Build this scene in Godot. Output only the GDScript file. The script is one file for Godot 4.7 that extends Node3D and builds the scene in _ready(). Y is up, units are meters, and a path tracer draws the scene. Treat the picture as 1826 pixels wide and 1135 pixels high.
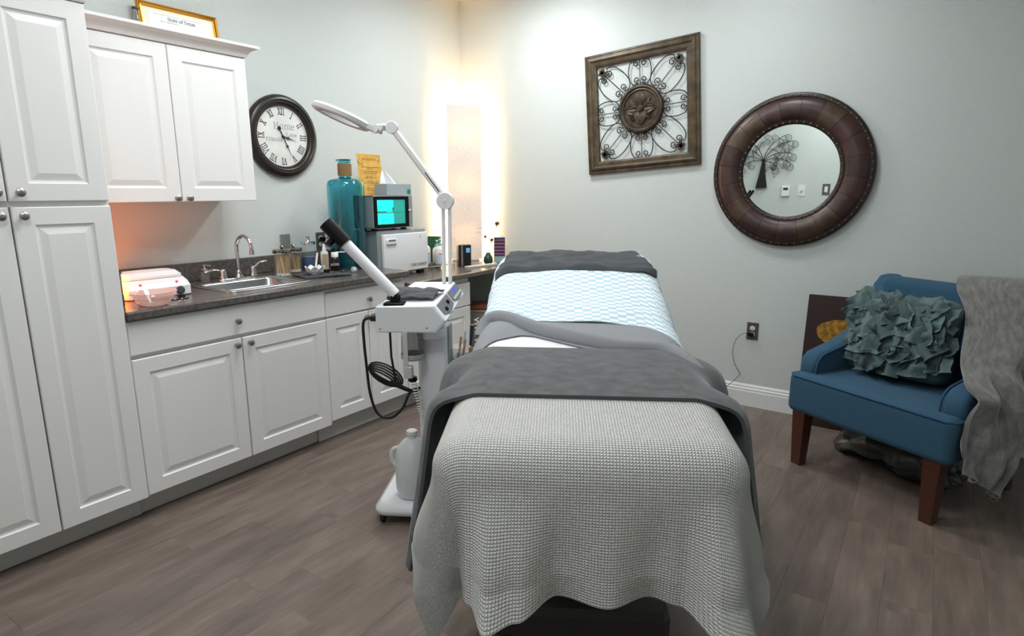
extends Node3D

const BED := Vector3(2.272, 0.0, 2.152)   # the treatment bed's middle on the floor
const TURN := 0.5236                       # the bed and the steamer cart stand turned by 30 degrees
var taken := {}
var M := {}
var rng := RandomNumberGenerator.new()

# ---------- naming and tagging ----------
func numbered(called: String, parent: Node) -> String:
	var key := "%d/%s" % [parent.get_instance_id(), called]
	if not taken.has(key):
		taken[key] = 0
		return called
	taken[key] += 1
	return "%s_%03d" % [called, taken[key]]

func tag(o: Node, label: String, category := "", group := "", kind := "") -> void:
	if label: o.set_meta("label", label)
	if category: o.set_meta("category", category)
	if group: o.set_meta("group", group)
	if kind: o.set_meta("kind", kind)

func thing(called: String, label: String, category: String, at := Vector3.ZERO, turn := 0.0, group := "") -> Node3D:
	var o := Node3D.new()
	o.name = numbered(called, self)
	add_child(o, true)
	o.position = at
	o.rotation.y = turn
	tag(o, label, category, group)
	return o

func part(st: SurfaceTool, called: String, m: Material, parent: Node = self) -> MeshInstance3D:
	st.generate_normals()
	var me := oriented(st)
	return put(me, called, m, parent)

func put(me: Mesh, called: String, m: Material, parent: Node = self) -> MeshInstance3D:
	var o := MeshInstance3D.new()
	o.name = numbered(called, parent)
	o.mesh = me
	o.material_override = m
	o.cast_shadow = GeometryInstance3D.SHADOW_CASTING_SETTING_ON
	parent.add_child(o, true)
	return o

func structure(st: SurfaceTool, called: String, m: Material, label := "") -> MeshInstance3D:
	var o := part(st, called, m)
	tag(o, label, "", "", "structure")
	return o

func oriented(st: SurfaceTool) -> ArrayMesh:
	var a := st.commit_to_arrays()
	var v: PackedVector3Array = a[Mesh.ARRAY_VERTEX]
	if v.size() < 30000:
		var mid := Vector3.ZERO
		for p in v: mid += p
		mid /= max(1, v.size())
		var vol := 0.0
		for i in range(0, v.size() - 2, 3):
			vol += (v[i] - mid).dot((v[i + 1] - mid).cross(v[i + 2] - mid))
		if vol > 0.0:
			for slot in [Mesh.ARRAY_VERTEX, Mesh.ARRAY_TEX_UV, Mesh.ARRAY_NORMAL]:
				var arr = a[slot]
				if arr == null: continue
				for i in range(0, arr.size() - 2, 3):
					var k = arr[i + 1]
					arr[i + 1] = arr[i + 2]
					arr[i + 2] = k
				if slot == Mesh.ARRAY_NORMAL:
					for i in arr.size(): arr[i] = -arr[i]
				a[slot] = arr
			a[Mesh.ARRAY_TANGENT] = null
	var me := ArrayMesh.new()
	me.add_surface_from_arrays(Mesh.PRIMITIVE_TRIANGLES, a)
	return me

# ---------- shapes ----------
func S() -> SurfaceTool:
	var st := SurfaceTool.new()
	st.begin(Mesh.PRIMITIVE_TRIANGLES)
	st.set_smooth_group(-1)
	return st

func vx(st: SurfaceTool, p: Vector3, uv := Vector2.ZERO) -> void:
	st.set_uv(uv)
	st.add_vertex(p)

func tri(st: SurfaceTool, a: Vector3, b: Vector3, c: Vector3) -> void:
	vx(st, a); vx(st, b); vx(st, c)

func quad(st: SurfaceTool, a: Vector3, b: Vector3, c: Vector3, d: Vector3) -> void:
	tri(st, a, b, c); tri(st, a, c, d)

func box(st: SurfaceTool, c: Vector3, s: Vector3, bv := 0.002, B := Basis.IDENTITY) -> void:
	st.set_smooth_group(-1)
	var h := s / 2
	var b: float = min(bv, min(h.x, min(h.y, h.z)) * 0.8)
	var P := {}
	for sx in [-1, 1]:
		for sy in [-1, 1]:
			for sz in [-1, 1]:
				var g := Vector3(sx, sy, sz)
				for ax in 3:
					var q := h - Vector3(b, b, b)
					q[ax] = h[ax]
					P[[sx, sy, sz, ax]] = c + B * (q * g)
	for ax in 3:
		var u := (ax + 1) % 3
		var w := (ax + 2) % 3
		for s0 in [-1, 1]:
			var k := []
			for e in [[-1, -1], [1, -1], [1, 1], [-1, 1]]:
				var g := [0, 0, 0]
				g[ax] = s0; g[u] = e[0]; g[w] = e[1]
				k.append(P[[g[0], g[1], g[2], ax]])
			if s0 > 0: quad(st, k[3], k[2], k[1], k[0])
			else: quad(st, k[0], k[1], k[2], k[3])
	if b <= 0.0: return
	for ax in 3:   # edges along ax
		var u := (ax + 1) % 3
		var w := (ax + 2) % 3
		for su in [-1, 1]:
			for sw in [-1, 1]:
				var k := []
				for sa in [-1, 1]:
					var g := [0, 0, 0]
					g[ax] = sa; g[u] = su; g[w] = sw
					k.append([P[[g[0], g[1], g[2], u]], P[[g[0], g[1], g[2], w]]])
				if su * sw > 0: quad(st, k[0][0], k[0][1], k[1][1], k[1][0])
				else: quad(st, k[0][1], k[0][0], k[1][0], k[1][1])
	for sx in [-1, 1]:
		for sy in [-1, 1]:
			for sz in [-1, 1]:
				var a: Vector3 = P[[sx, sy, sz, 0]]
				var bb: Vector3 = P[[sx, sy, sz, 1]]
				var cc: Vector3 = P[[sx, sy, sz, 2]]
				if sx * sy * sz > 0: tri(st, a, cc, bb)
				else: tri(st, a, bb, cc)

func soft(st: SurfaceTool, c: Vector3, s: Vector3, r: float, B := Basis.IDENTITY, n := 4, flat := 3, warp = null) -> void:
	# a box with round edges, its faces divided so that a warp can bend it
	st.set_smooth_group(1)
	var h := s / 2
	r = min(r, min(h.x, min(h.y, h.z)) * 0.98)
	for ax in 3:
		var u := (ax + 1) % 3
		var w := (ax + 2) % 3
		var lu := soft_line(h[u], r, n, flat)
		var lw := soft_line(h[w], r, n, flat)
		for s0 in [-1.0, 1.0]:
			var rows := []
			for tu in lu:
				var row := []
				for tw in lw:
					var p := Vector3.ZERO
					p[ax] = h[ax] * s0; p[u] = tu; p[w] = tw
					var q := p.clamp(-h + Vector3(r, r, r), h - Vector3(r, r, r))
					p = q + (p - q).normalized() * r
					if warp != null: p = warp.call(p)
					row.append(c + B * p)
				rows.append(row)
			for i in lu.size() - 1:
				for j in lw.size() - 1:
					if s0 > 0: quad(st, rows[i][j], rows[i][j + 1], rows[i + 1][j + 1], rows[i + 1][j])
					else: quad(st, rows[i][j], rows[i + 1][j], rows[i + 1][j + 1], rows[i][j + 1])

func soft_line(h: float, r: float, n: int, flat: int) -> Array:
	var out := []
	for i in n: out.append(-h + r - r * tan(PI / 4 * (n - i) / n))
	for i in flat + 1: out.append(lerp(-h + r, h - r, float(i) / flat))
	for i in n: out.append(h - r + r * tan(PI / 4 * (i + 1) / n))
	return out

func lathe(st: SurfaceTool, prof: Array, seg := 28, X := Transform3D.IDENTITY, a0 := 0.0, a1 := TAU, squash := Vector2.ONE) -> void:
	var g := 1
	for i in prof.size() - 1:
		if i > 0:
			var d0: Vector2 = (prof[i] - prof[i - 1]).normalized()
			var d1: Vector2 = (prof[i + 1] - prof[i]).normalized()
			if d0.dot(d1) < 0.75: g += 1
		st.set_smooth_group(g)
		for k in seg:
			var t0 := lerpf(a0, a1, float(k) / seg)
			var t1 := lerpf(a0, a1, float(k + 1) / seg)
			var p: Vector2 = prof[i]
			var q: Vector2 = prof[i + 1]
			var A := X * Vector3(p.x * cos(t0) * squash.x, p.y, p.x * sin(t0) * squash.y)
			var B := X * Vector3(p.x * cos(t1) * squash.x, p.y, p.x * sin(t1) * squash.y)
			var C := X * Vector3(q.x * cos(t1) * squash.x, q.y, q.x * sin(t1) * squash.y)
			var D := X * Vector3(q.x * cos(t0) * squash.x, q.y, q.x * sin(t0) * squash.y)
			if p.x > 1e-6: tri(st, A, C, B) if q.x <= 1e-6 else quad(st, A, D, C, B)
			elif q.x > 1e-6: tri(st, A, D, C)

func frame_at(t: Vector3, up: Vector3) -> Basis:
	var n := up - t * up.dot(t)
	if n.length() < 1e-4: n = Vector3(t.y, -t.x, 0.01) if absf(t.z) < 0.9 else Vector3(1, 0, 0)
	n = (n - t * n.dot(t)).normalized()
	return Basis(n, t.cross(n), t)

func tube(st: SurfaceTool, pts: Array, r, seg := 8, closed := false, flatten := 1.0) -> void:
	st.set_smooth_group(1)
	var n := pts.size()
	var rings := []
	var up := Vector3(0.13, 0.97, 0.21)
	for i in n:
		var a: Vector3 = pts[(i - 1 + n) % n] if closed else pts[maxi(i - 1, 0)]
		var b: Vector3 = pts[(i + 1) % n] if closed else pts[mini(i + 1, n - 1)]
		var t: Vector3 = (b - a).normalized()
		var F := frame_at(t, up)
		up = F.x
		var rad: float = r if not (r is Array) else lerpf(r[0], r[1], float(i) / (n - 1))
		var ring := []
		for k in seg:
			var an := TAU * k / seg
			ring.append(pts[i] + F.x * cos(an) * rad * flatten + F.y * sin(an) * rad)
		rings.append(ring)
	for i in (n if closed else n - 1):
		var R0: Array = rings[i]
		var R1: Array = rings[(i + 1) % n]
		for k in seg:
			quad(st, R0[k], R1[k], R1[(k + 1) % seg], R0[(k + 1) % seg])
	if not closed:
		st.set_smooth_group(-1)
		for k in range(1, seg - 1):
			tri(st, rings[0][0], rings[0][k], rings[0][k + 1])
			tri(st, rings[n - 1][0], rings[n - 1][k + 1], rings[n - 1][k])

func loft(st: SurfaceTool, loops: Array, cap0 := true, cap1 := true, smooth := 1) -> void:
	for i in loops.size() - 1:
		var A: Array = loops[i]
		var B: Array = loops[i + 1]
		st.set_smooth_group(smooth if smooth >= 0 else -1)
		for k in A.size():
			var k1 := (k + 1) % A.size()
			quad(st, A[k], A[k1], B[k1], B[k])
	st.set_smooth_group(-1)
	if cap0: fan(st, loops[0], true)
	if cap1: fan(st, loops[loops.size() - 1], false)

func fan(st: SurfaceTool, L: Array, rev: bool) -> void:
	var c := Vector3.ZERO
	for p in L: c += p
	c /= L.size()
	for k in L.size():
		var a: Vector3 = L[k]
		var b: Vector3 = L[(k + 1) % L.size()]
		if rev: tri(st, c, b, a)
		else: tri(st, c, a, b)

func rrect(w: float, d: float, r: float, y: float, at := Vector3.ZERO, n := 5) -> Array:
	var out := []
	for q in 4:
		var cx: float = (w / 2 - r) * [1, -1, -1, 1][q]
		var cz: float = (d / 2 - r) * [1, 1, -1, -1][q]
		for i in n + 1:
			var a := PI / 2 * (q + float(i) / n)
			out.append(at + Vector3(cx + r * cos(a), y, cz + r * sin(a)))
	return out

func prism(st: SurfaceTool, poly: PackedVector2Array, z0: float, z1: float, X := Transform3D.IDENTITY) -> void:
	st.set_smooth_group(-1)
	var ix := Geometry2D.triangulate_polygon(poly)
	for i in range(0, ix.size(), 3):
		var a := poly[ix[i]]
		var b := poly[ix[i + 1]]
		var c := poly[ix[i + 2]]
		tri(st, X * Vector3(a.x, a.y, z1), X * Vector3(b.x, b.y, z1), X * Vector3(c.x, c.y, z1))
		tri(st, X * Vector3(a.x, a.y, z0), X * Vector3(c.x, c.y, z0), X * Vector3(b.x, b.y, z0))
	for i in poly.size():
		var a := poly[i]
		var b := poly[(i + 1) % poly.size()]
		quad(st, X * Vector3(a.x, a.y, z0), X * Vector3(b.x, b.y, z0), X * Vector3(b.x, b.y, z1), X * Vector3(a.x, a.y, z1))

func rounded_prism(st: SurfaceTool, poly: PackedVector2Array, z0: float, z1: float, r: float, X := Transform3D.IDENTITY) -> void:
	# an extruded outline whose two rims are rounded, for upholstery
	var loops := []
	var n := 4
	for i in n + 1:
		var a := PI / 2 * i / n
		loops.append(inset(poly, r * (1 - sin(a)), z0 + r * (1 - cos(a)), X))
	for i in n + 1:
		var a := PI / 2 * (n - i) / n
		loops.append(inset(poly, r * (1 - sin(a)), z1 - r * (1 - cos(a)), X))
	loft(st, loops, false, false, 1)
	for side in 2:
		var q := inset2(poly, r)
		var z: float = [z0, z1][side]
		var ix := Geometry2D.triangulate_polygon(q)
		st.set_smooth_group(1)
		for i in range(0, ix.size(), 3):
			var k := [q[ix[i]], q[ix[i + 1]], q[ix[i + 2]]]
			if side == 0: k = [k[0], k[2], k[1]]
			for p in k: vx(st, X * Vector3(p.x, p.y, z))

func inset2(poly: PackedVector2Array, d: float) -> PackedVector2Array:
	var out := PackedVector2Array()
	var n := poly.size()
	var area := 0.0
	for i in n: area += poly[i].cross(poly[(i + 1) % n])
	var sg := signf(area)
	for i in n:
		var a := (poly[i] - poly[(i - 1 + n) % n]).normalized()
		var b := (poly[(i + 1) % n] - poly[i]).normalized()
		var na := Vector2(-a.y, a.x) * sg
		var nb := Vector2(-b.y, b.x) * sg
		var m := (na + nb).normalized()
		out.append(poly[i] + m * d / maxf(0.5, m.dot(na)))
	return out

func inset(poly: PackedVector2Array, d: float, z: float, X: Transform3D) -> Array:
	var out := []
	for p in inset2(poly, d): out.append(X * Vector3(p.x, p.y, z))
	return out

func sheet(st: SurfaceTool, fn: Callable, nu: int, nv: int, th: float, uvs := Vector2.ONE) -> void:
	# a cloth of real thickness: fn(u, v) gives its upper face
	var P := []
	for i in nu + 1:
		var row := PackedVector3Array()
		for j in nv + 1: row.append(fn.call(float(i) / nu, float(j) / nv))
		P.append(row)
	var Q := []
	for i in nu + 1:
		var row := PackedVector3Array()
		for j in nv + 1:
			var du: Vector3 = P[mini(i + 1, nu)][j] - P[maxi(i - 1, 0)][j]
			var dv: Vector3 = P[i][mini(j + 1, nv)] - P[i][maxi(j - 1, 0)]
			row.append(P[i][j] - dv.cross(du).normalized() * th)
		Q.append(row)
	st.set_smooth_group(1)
	for side in 2:
		var L: Array = [P, Q][side]
		var flip := side == 1
		for i in nu:
			for j in nv:
				var c := [[i, j], [i + 1, j], [i + 1, j + 1], [i, j + 1]]
				for k in ([0, 1, 2, 0, 2, 3] if flip else [0, 2, 1, 0, 3, 2]):
					vx(st, L[c[k][0]][c[k][1]], Vector2(float(c[k][0]) / nu, float(c[k][1]) / nv) * uvs)
	st.set_smooth_group(2)
	for i in nu:
		quad(st, P[i][0], P[i + 1][0], Q[i + 1][0], Q[i][0])
		quad(st, P[i][nv], Q[i][nv], Q[i + 1][nv], P[i + 1][nv])
	for j in nv:
		quad(st, P[0][j], Q[0][j], Q[0][j + 1], P[0][j + 1])
		quad(st, P[nu][j], P[nu][j + 1], Q[nu][j + 1], Q[nu][j])

func catmull(c: Array, each := 6, closed := false) -> Array:
	var out := []
	var n := c.size()
	for i in (n if closed else n - 1):
		var p0: Vector3 = c[(i - 1 + n) % n] if closed else c[maxi(i - 1, 0)]
		var p1: Vector3 = c[i]
		var p2: Vector3 = c[(i + 1) % n] if closed else c[mini(i + 1, n - 1)]
		var p3: Vector3 = c[(i + 2) % n] if closed else c[mini(i + 2, n - 1)]
		for k in each:
			var t := float(k) / each
			out.append(0.5 * (2 * p1 + (p2 - p0) * t + (2 * p0 - 5 * p1 + 4 * p2 - p3) * t * t + (3 * p1 - p0 - 3 * p2 + p3) * t * t * t))
	if not closed: out.append(c[n - 1])
	return out

func table(q: float, t: Array) -> float:
	# smooth interpolation in [[x, y], ...]
	if q <= t[0][0]: return t[0][1]
	for i in t.size() - 1:
		if q <= t[i + 1][0]:
			var k: float = (q - t[i][0]) / (t[i + 1][0] - t[i][0])
			return lerpf(t[i][1], t[i + 1][1], k * k * (3 - 2 * k))
	return t[t.size() - 1][1]

func words(text: String, size: float, at: Transform3D, m: Material, parent: Node, serif := false, italic := false, called := "lettering", depth := 0.0006) -> MeshInstance3D:
	var f := SystemFont.new()
	f.font_names = PackedStringArray(["Droid Serif" if serif else "Droid Sans"])
	f.font_italic = italic
	var t := TextMesh.new()
	t.text = text
	t.font = f
	t.font_size = 32
	t.pixel_size = size / 32.0
	t.depth = depth
	t.curve_step = 2.0
	var o := put(t, called, m, parent)
	o.transform = at
	return o

func marks(parent: Node, lean: Basis, lines: Array, m: Material, z: float) -> void:
	# printed lines [height, middle, length, thickness], broken into dashes like words
	var st := S()
	for q in lines:
		var x: float = q[1] - q[2] / 2
		var k := 0
		while x < q[1] + q[2] / 2 - 0.002:
			var w: float = minf([0.014, 0.008, 0.019, 0.011][k % 4], q[1] + q[2] / 2 - x)
			box(st, lean * Vector3(x + w / 2, q[0], z), Vector3(w, q[3] * [1.0, 0.7, 0.85][k % 3], 0.0004), 0, lean)
			x += w + 0.004
			k += 1
	tag(part(st, "printed_lines", m, parent), "", "", "", "stuff")

# ---------- materials ----------
func mat(c: Color, rough := 0.6, metal := 0.0, more := {}) -> StandardMaterial3D:
	var m := StandardMaterial3D.new()
	m.albedo_color = c
	m.roughness = rough
	m.metallic = metal
	for k in more: m.set(k, more[k])
	return m

func rgb(r: int, g: int, b: int, a := 1.0) -> Color:
	return Color(r / 255.0, g / 255.0, b / 255.0, a)

func noise(freq: float, seed_ := 1, oct := 4, type := FastNoiseLite.TYPE_SIMPLEX) -> FastNoiseLite:
	var n := FastNoiseLite.new()
	n.noise_type = type
	n.frequency = freq
	n.seed = seed_
	n.fractal_octaves = oct
	return n

func noise_tex(freq: float, size := 256, seed_ := 1, lo := Color.BLACK, hi := Color.WHITE, oct := 4, type := FastNoiseLite.TYPE_SIMPLEX) -> NoiseTexture2D:
	var t := NoiseTexture2D.new()
	t.width = size; t.height = size
	t.seamless = true
	t.noise = noise(freq, seed_, oct, type)
	var g := Gradient.new()
	g.set_color(0, lo); g.set_color(1, hi)
	t.color_ramp = g
	return t

func picture(w: int, h: int, fn: Callable) -> ImageTexture:
	var im := Image.create(w, h, false, Image.FORMAT_RGB8)
	for y in h:
		for x in w: im.set_pixel(x, y, fn.call(x, y))
	return ImageTexture.create_from_image(im)

func tri_map(m: StandardMaterial3D, scale: float, world := true) -> StandardMaterial3D:
	m.uv1_triplanar = true
	m.uv1_world_triplanar = world
	m.uv1_scale = Vector3(scale, scale, scale)
	return m

func relief(m: StandardMaterial3D, t: Texture2D, cm: float) -> StandardMaterial3D:
	m.heightmap_enabled = true
	m.heightmap_texture = t
	m.heightmap_scale = cm
	return m

func glow(c: Color, energy: float) -> StandardMaterial3D:
	var m := mat(c, 0.4)
	m.emission_enabled = true
	m.emission = c
	m.emission_energy_multiplier = energy
	return m

func glass(c: Color, alpha: float, rough := 0.03) -> StandardMaterial3D:
	c.a = alpha
	var m := mat(c, rough)
	m.transparency = BaseMaterial3D.TRANSPARENCY_ALPHA
	return m

# =====================================================================
func _ready() -> void:
	rng.seed = 7
	camera_and_light()
	materials()
	room()
	cabinets()
	counters()
	bed()
	bed_linen()
	chair_corner()
	wall_pieces()
	steamer_cart()
	counter_left()
	counter_right()
	desk_items()
	rear_wall()

func camera_and_light() -> void:
	var cam := Camera3D.new()
	cam.name = "camera"
	add_child(cam)
	cam.position = Vector3(3.27, 1.393, 4.046)
	cam.rotation_degrees = Vector3(-11.8, 34.35, 0)
	cam.fov = 55.26
	cam.near = 0.02
	cam.current = true
	var env := Environment.new()
	env.background_mode = Environment.BG_COLOR
	env.background_color = Color(0.02, 0.02, 0.02)
	env.ambient_light_source = Environment.AMBIENT_SOURCE_DISABLED
	env.tonemap_mode = Environment.TONE_MAPPER_LINEAR
	env.tonemap_exposure = 1.06
	env.sdfgi_enabled = true
	env.ssao_enabled = true
	env.ssil_enabled = true
	var we := WorldEnvironment.new()
	we.name = "environment"
	we.environment = env
	add_child(we)
	# flat panel fixtures set into the ceiling
	panel_light(Vector3(1.45, 2.86, 2.25), Vector2(0.9, 0.6), 2.7, "flat white ceiling panel light above the treatment bed")
	panel_light(Vector3(2.35, 2.86, 3.75), Vector2(0.6, 0.6), 1.75, "square ceiling panel light above the doorway end of the room")
	panel_light(Vector3(0.98, 2.86, 0.72), Vector2(0.3, 0.3), 2.0, "small square ceiling downlight close to the room corner")
	panel_light(Vector3(2.35, 2.86, 0.80), Vector2(0.3, 0.3), 0.95, "small square ceiling downlight above the round mirror")

func panel_light(at: Vector3, size: Vector2, energy: float, label: String) -> void:
	var t := thing("ceiling_light", label, "light", at, 0, "ceiling lights")
	var st := S()
	for s in [-1, 1]:
		box(st, Vector3(s * (size.x / 2 + 0.012), -0.008, 0), Vector3(0.024, 0.016, size.y + 0.048), 0.002)
		box(st, Vector3(0, -0.008, s * (size.y / 2 + 0.012)), Vector3(size.x, 0.016, 0.024), 0.002)
	part(st, "frame", mat(rgb(235, 235, 232), 0.5), t)
	st = S()
	box(st, Vector3(0, -0.004, 0), Vector3(size.x, 0.006, size.y), 0)
	part(st, "diffuser", glow(rgb(250, 253, 255), 3.0), t)
	var l := AreaLight3D.new()
	l.name = "panel_glow"
	l.area_size = size
	l.light_color = rgb(248, 252, 255)
	l.light_energy = energy
	l.shadow_enabled = true
	l.area_range = 9.0
	t.add_child(l)
	l.position = Vector3(0, -0.012, 0)
	l.rotation_degrees = Vector3(-90, 0, 0)

func lamp(parent: Node3D, at: Vector3, c: Color, energy: float, size: float) -> void:
	var l := OmniLight3D.new()
	l.name = "glow_light"
	l.light_color = c
	l.light_energy = energy
	l.light_size = size
	l.omni_range = 8.0
	l.omni_attenuation = 2.0
	l.shadow_enabled = true
	parent.add_child(l, true)
	l.position = at

func materials() -> void:
	var grain := noise_tex(0.02, 256, 3)
	var fine := noise_tex(0.12, 256, 5)
	M.fine = fine
	M.wall = relief(tri_map(mat(rgb(204, 210, 207), 0.85), 2.2), noise_tex(0.09, 512, 11, Color.BLACK, Color.WHITE, 3), 0.12)
	M.ceiling = mat(rgb(222, 220, 214), 0.9)
	M.white = mat(rgb(231, 230, 227), 0.38)
	M.trim = mat(rgb(226, 228, 226), 0.35)
	M.kick = mat(rgb(196, 196, 193), 0.5)
	M.nickel = mat(rgb(168, 163, 155), 0.32, 1.0)
	M.chrome = mat(rgb(214, 214, 216), 0.08, 1.0)
	M.steel = mat(rgb(186, 186, 188), 0.22, 1.0)
	M.plate = mat(rgb(158, 157, 154), 0.35, 0.45)
	M.black = mat(rgb(11, 11, 12), 0.45, 0.0, {"metallic_specular": 0.3})
	M.black_rubber = mat(rgb(18, 18, 19), 0.6)
	M.plastic = mat(rgb(232, 232, 232), 0.3)
	M.grey_plastic = mat(rgb(150, 153, 154), 0.45)
	M.ink = mat(rgb(20, 19, 18), 0.7)
	M.faint_ink = mat(rgb(150, 152, 156), 0.8)
	M.clear = glass(rgb(235, 240, 240), 0.06)
	# countertop: dark grey laminate with a speckled stone print
	var n1 := noise(0.035, 21, 3)
	var n2 := noise(0.28, 22, 2)
	var n3 := noise(0.4, 23, 1)
	var stone := picture(512, 512, func(x, y):
		var a: float = n1.get_noise_2d(x, y) * 0.30 + n2.get_noise_2d(x, y) * 0.75 + n3.get_noise_2d(x, y) * 0.5
		var c := Color(0.345, 0.325, 0.31).lerp(Color(0.21, 0.198, 0.196), clampf(-a * 1.6, 0, 1))
		c = c.lerp(Color(0.54, 0.505, 0.475), clampf(a * 1.5 - 0.1, 0, 1))
		return c)
	M.stone = tri_map(mat(Color.WHITE, 0.24, 0.0, {"albedo_texture": stone}), 1.6)
	# floor: vinyl planks, one picture of grain and several shifts and tones of it
	var g1 := noise(0.02, 31, 4)
	var g2 := noise(0.06, 32, 3)
	var g3 := noise(0.22, 33, 2)
	var wood := picture(512, 512, func(x, y):
		var a: float = 0.5 + 0.34 * g1.get_noise_2d(x * 1.2, y * 0.28) + 0.14 * g2.get_noise_2d(x * 1.8, y * 0.22) + 0.07 * g3.get_noise_2d(x * 1.4, y * 0.12)
		return Color(0.375, 0.325, 0.294).lerp(Color(0.54, 0.48, 0.44), clampf(a, 0, 1)))
	M.planks = []
	for i in 7:
		var k: float = [1.0, 0.96, 1.03, 0.98, 1.05, 0.94, 1.01][i]
		var m := tri_map(mat(Color(k, k, k * [1.0, 1.01, 0.985, 1.0, 0.98, 1.015, 1.0][i]).clamp(), 0.42, 0.0, {"albedo_texture": wood}), 0.62)
		m.uv1_offset = Vector3(0.137 * i, 0.0, 0.29 * i)
		M.planks.append(relief(m, wood, 0.015))
	M.subfloor = mat(rgb(58, 50, 47), 0.9)

# ---------- the room ----------
func room() -> void:
	var RX := 4.6
	var RZ := 4.4
	var H := 2.86
	var st := S()
	box(st, Vector3(RX / 2, H / 2, -0.06), Vector3(RX + 0.24, H, 0.12), 0)
	structure(st, "wall_back", M.wall, "pale grey-green textured wall with the round mirror")
	st = S()
	box(st, Vector3(-0.06, H / 2, RZ / 2), Vector3(0.12, H, RZ), 0)
	structure(st, "wall_left", M.wall, "pale grey-green textured wall behind the white cabinets")
	st = S()
	box(st, Vector3(RX + 0.06, H / 2, RZ / 2), Vector3(0.12, H, RZ), 0)
	structure(st, "wall_right", M.wall)
	st = S()
	box(st, Vector3(RX / 2, H / 2, RZ + 0.06), Vector3(RX + 0.24, H, 0.12), 0)
	structure(st, "wall_front", M.wall, "pale wall seen in the mirror with the metal tree")
	st = S()
	box(st, Vector3(RX / 2, H + 0.06, RZ / 2), Vector3(RX + 0.24, 0.12, RZ + 0.24), 0)
	structure(st, "ceiling", M.ceiling)
	# floor: planks laid along the cabinets
	st = S()
	box(st, Vector3(RX / 2, -0.064, RZ / 2), Vector3(RX + 0.24, 0.12, RZ + 0.24), 0)
	var fl := structure(st, "floor", M.subfloor, "grey-brown vinyl plank floor")
	var W := 0.1514
	var ends := {10: 2.80, 5: 2.41, 4: 2.11, 20: 1.908, 21: 1.25, 11: 2.2, 9: 1.75}
	for k in range(0, 31):
		var x0 := 1.002 - 6 * W + k * W - W
		var x1 := x0 + W
		if x1 < 0.01 or x0 > RX: continue
		x0 = maxf(x0, 0.0); x1 = minf(x1, RX)
		var L := 1.22
		var ph: float = ends.get(k, rng.randf() * L)
		var z = ph - L * ceil(ph / L)
		while z < RZ:
			var z0 := maxf(z, 0.0)
			var z1 := minf(z + L, RZ)
			if z1 - z0 > 0.02:
				st = S()
				box(st, Vector3((x0 + x1) / 2, -0.002, (z0 + z1) / 2), Vector3(x1 - x0 - 0.0004, 0.004, z1 - z0 - 0.0004), 0.0003)
				part(st, "plank", M.planks[rng.randi() % M.planks.size()], fl)
			z += L
	baseboard("baseboard_back", Transform3D(Basis.IDENTITY, Vector3(2.63, 0, 0)), 3.94)
	baseboard("baseboard_right", Transform3D(Basis(Vector3.UP, -PI / 2), Vector3(RX, 0, RZ / 2)), RZ)
	baseboard("baseboard_front", Transform3D(Basis(Vector3.UP, PI), Vector3(RX / 2, 0, RZ)), RX)

func baseboard(called: String, X: Transform3D, length: float) -> void:
	var st := S()
	var prof := PackedVector2Array([Vector2(0, 0), Vector2(0.017, 0), Vector2(0.017, 0.098), Vector2(0.0145, 0.104), Vector2(0.0145, 0.118), Vector2(0.010, 0.124), Vector2(0.010, 0.134), Vector2(0.005, 0.144), Vector2(0, 0.145)])
	# profile (out, up) swept along x
	prism(st, prof, -length / 2, length / 2, X * Transform3D(Basis(Vector3(0, 0, 1), Vector3.UP, Vector3(-1, 0, 0)), Vector3.ZERO))
	structure(st, called, M.trim, "white stepped baseboard")

# ---------- cabinets along the left wall ----------
# in a cabinet's own axes x runs along the wall, y up and z out of the wall
func slab(parent: Node, called: String, cx: float, y0: float, y1: float, w: float, z: float, raised := true, frame := 0.062) -> MeshInstance3D:
	var st := S()
	var h := y1 - y0
	var R := [[0.0, -0.019], [0.0, -0.003], [0.003, 0.0]]
	if raised: R += [[frame, 0.0], [frame + 0.005, -0.006], [frame + 0.012, -0.0075], [frame + 0.036, -0.001], [frame + 0.040, -0.001]]
	var loops := []
	for r in R:
		var a: float = w / 2 - r[0]
		var b: float = h / 2 - r[0]
		loops.append([Vector3(-a, -b, r[1]), Vector3(a, -b, r[1]), Vector3(a, b, r[1]), Vector3(-a, b, r[1])])
	loft(st, loops, true, true, -1)
	var o := part(st, called, M.white, parent)
	o.position = Vector3(cx, (y0 + y1) / 2, z)
	return o

func knob(parent: Node, x: float, y: float) -> void:
	var st := S()
	lathe(st, [Vector2(0, 0), Vector2(0.0085, 0), Vector2(0.0085, 0.002), Vector2(0.0055, 0.006), Vector2(0.0055, 0.013), Vector2(0.0125, 0.018), Vector2(0.0155, 0.022), Vector2(0.0145, 0.0255), Vector2(0.009, 0.029), Vector2(0, 0.030)], 20, Transform3D(Basis(Vector3.RIGHT, PI / 2), Vector3.ZERO))
	var o := part(st, "knob", M.nickel, parent)
	tag(o, "round brushed nickel knob")
	o.position = Vector3(x, y, 0)

func cabinet(called: String, label: String, z0: float, z1: float) -> Node3D:
	return thing(called, label, "cabinet", Vector3(0, 0, (z0 + z1) / 2), PI / 2)

func carcass(c: Node, w: float, y0: float, y1: float, d: float) -> void:
	var st := S()
	box(st, Vector3(0, (y0 + y1) / 2, d / 2 + 0.002), Vector3(w, y1 - y0, d - 0.004), 0.001)
	part(st, "body", M.white, c)

func toe(c: Node, w: float, d: float, shift := 0.0) -> void:
	var st := S()
	box(st, Vector3(shift, 0.056, d / 2 + 0.002), Vector3(w, 0.108, d - 0.004), 0.001)
	part(st, "toe_kick", M.kick, c)

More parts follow.
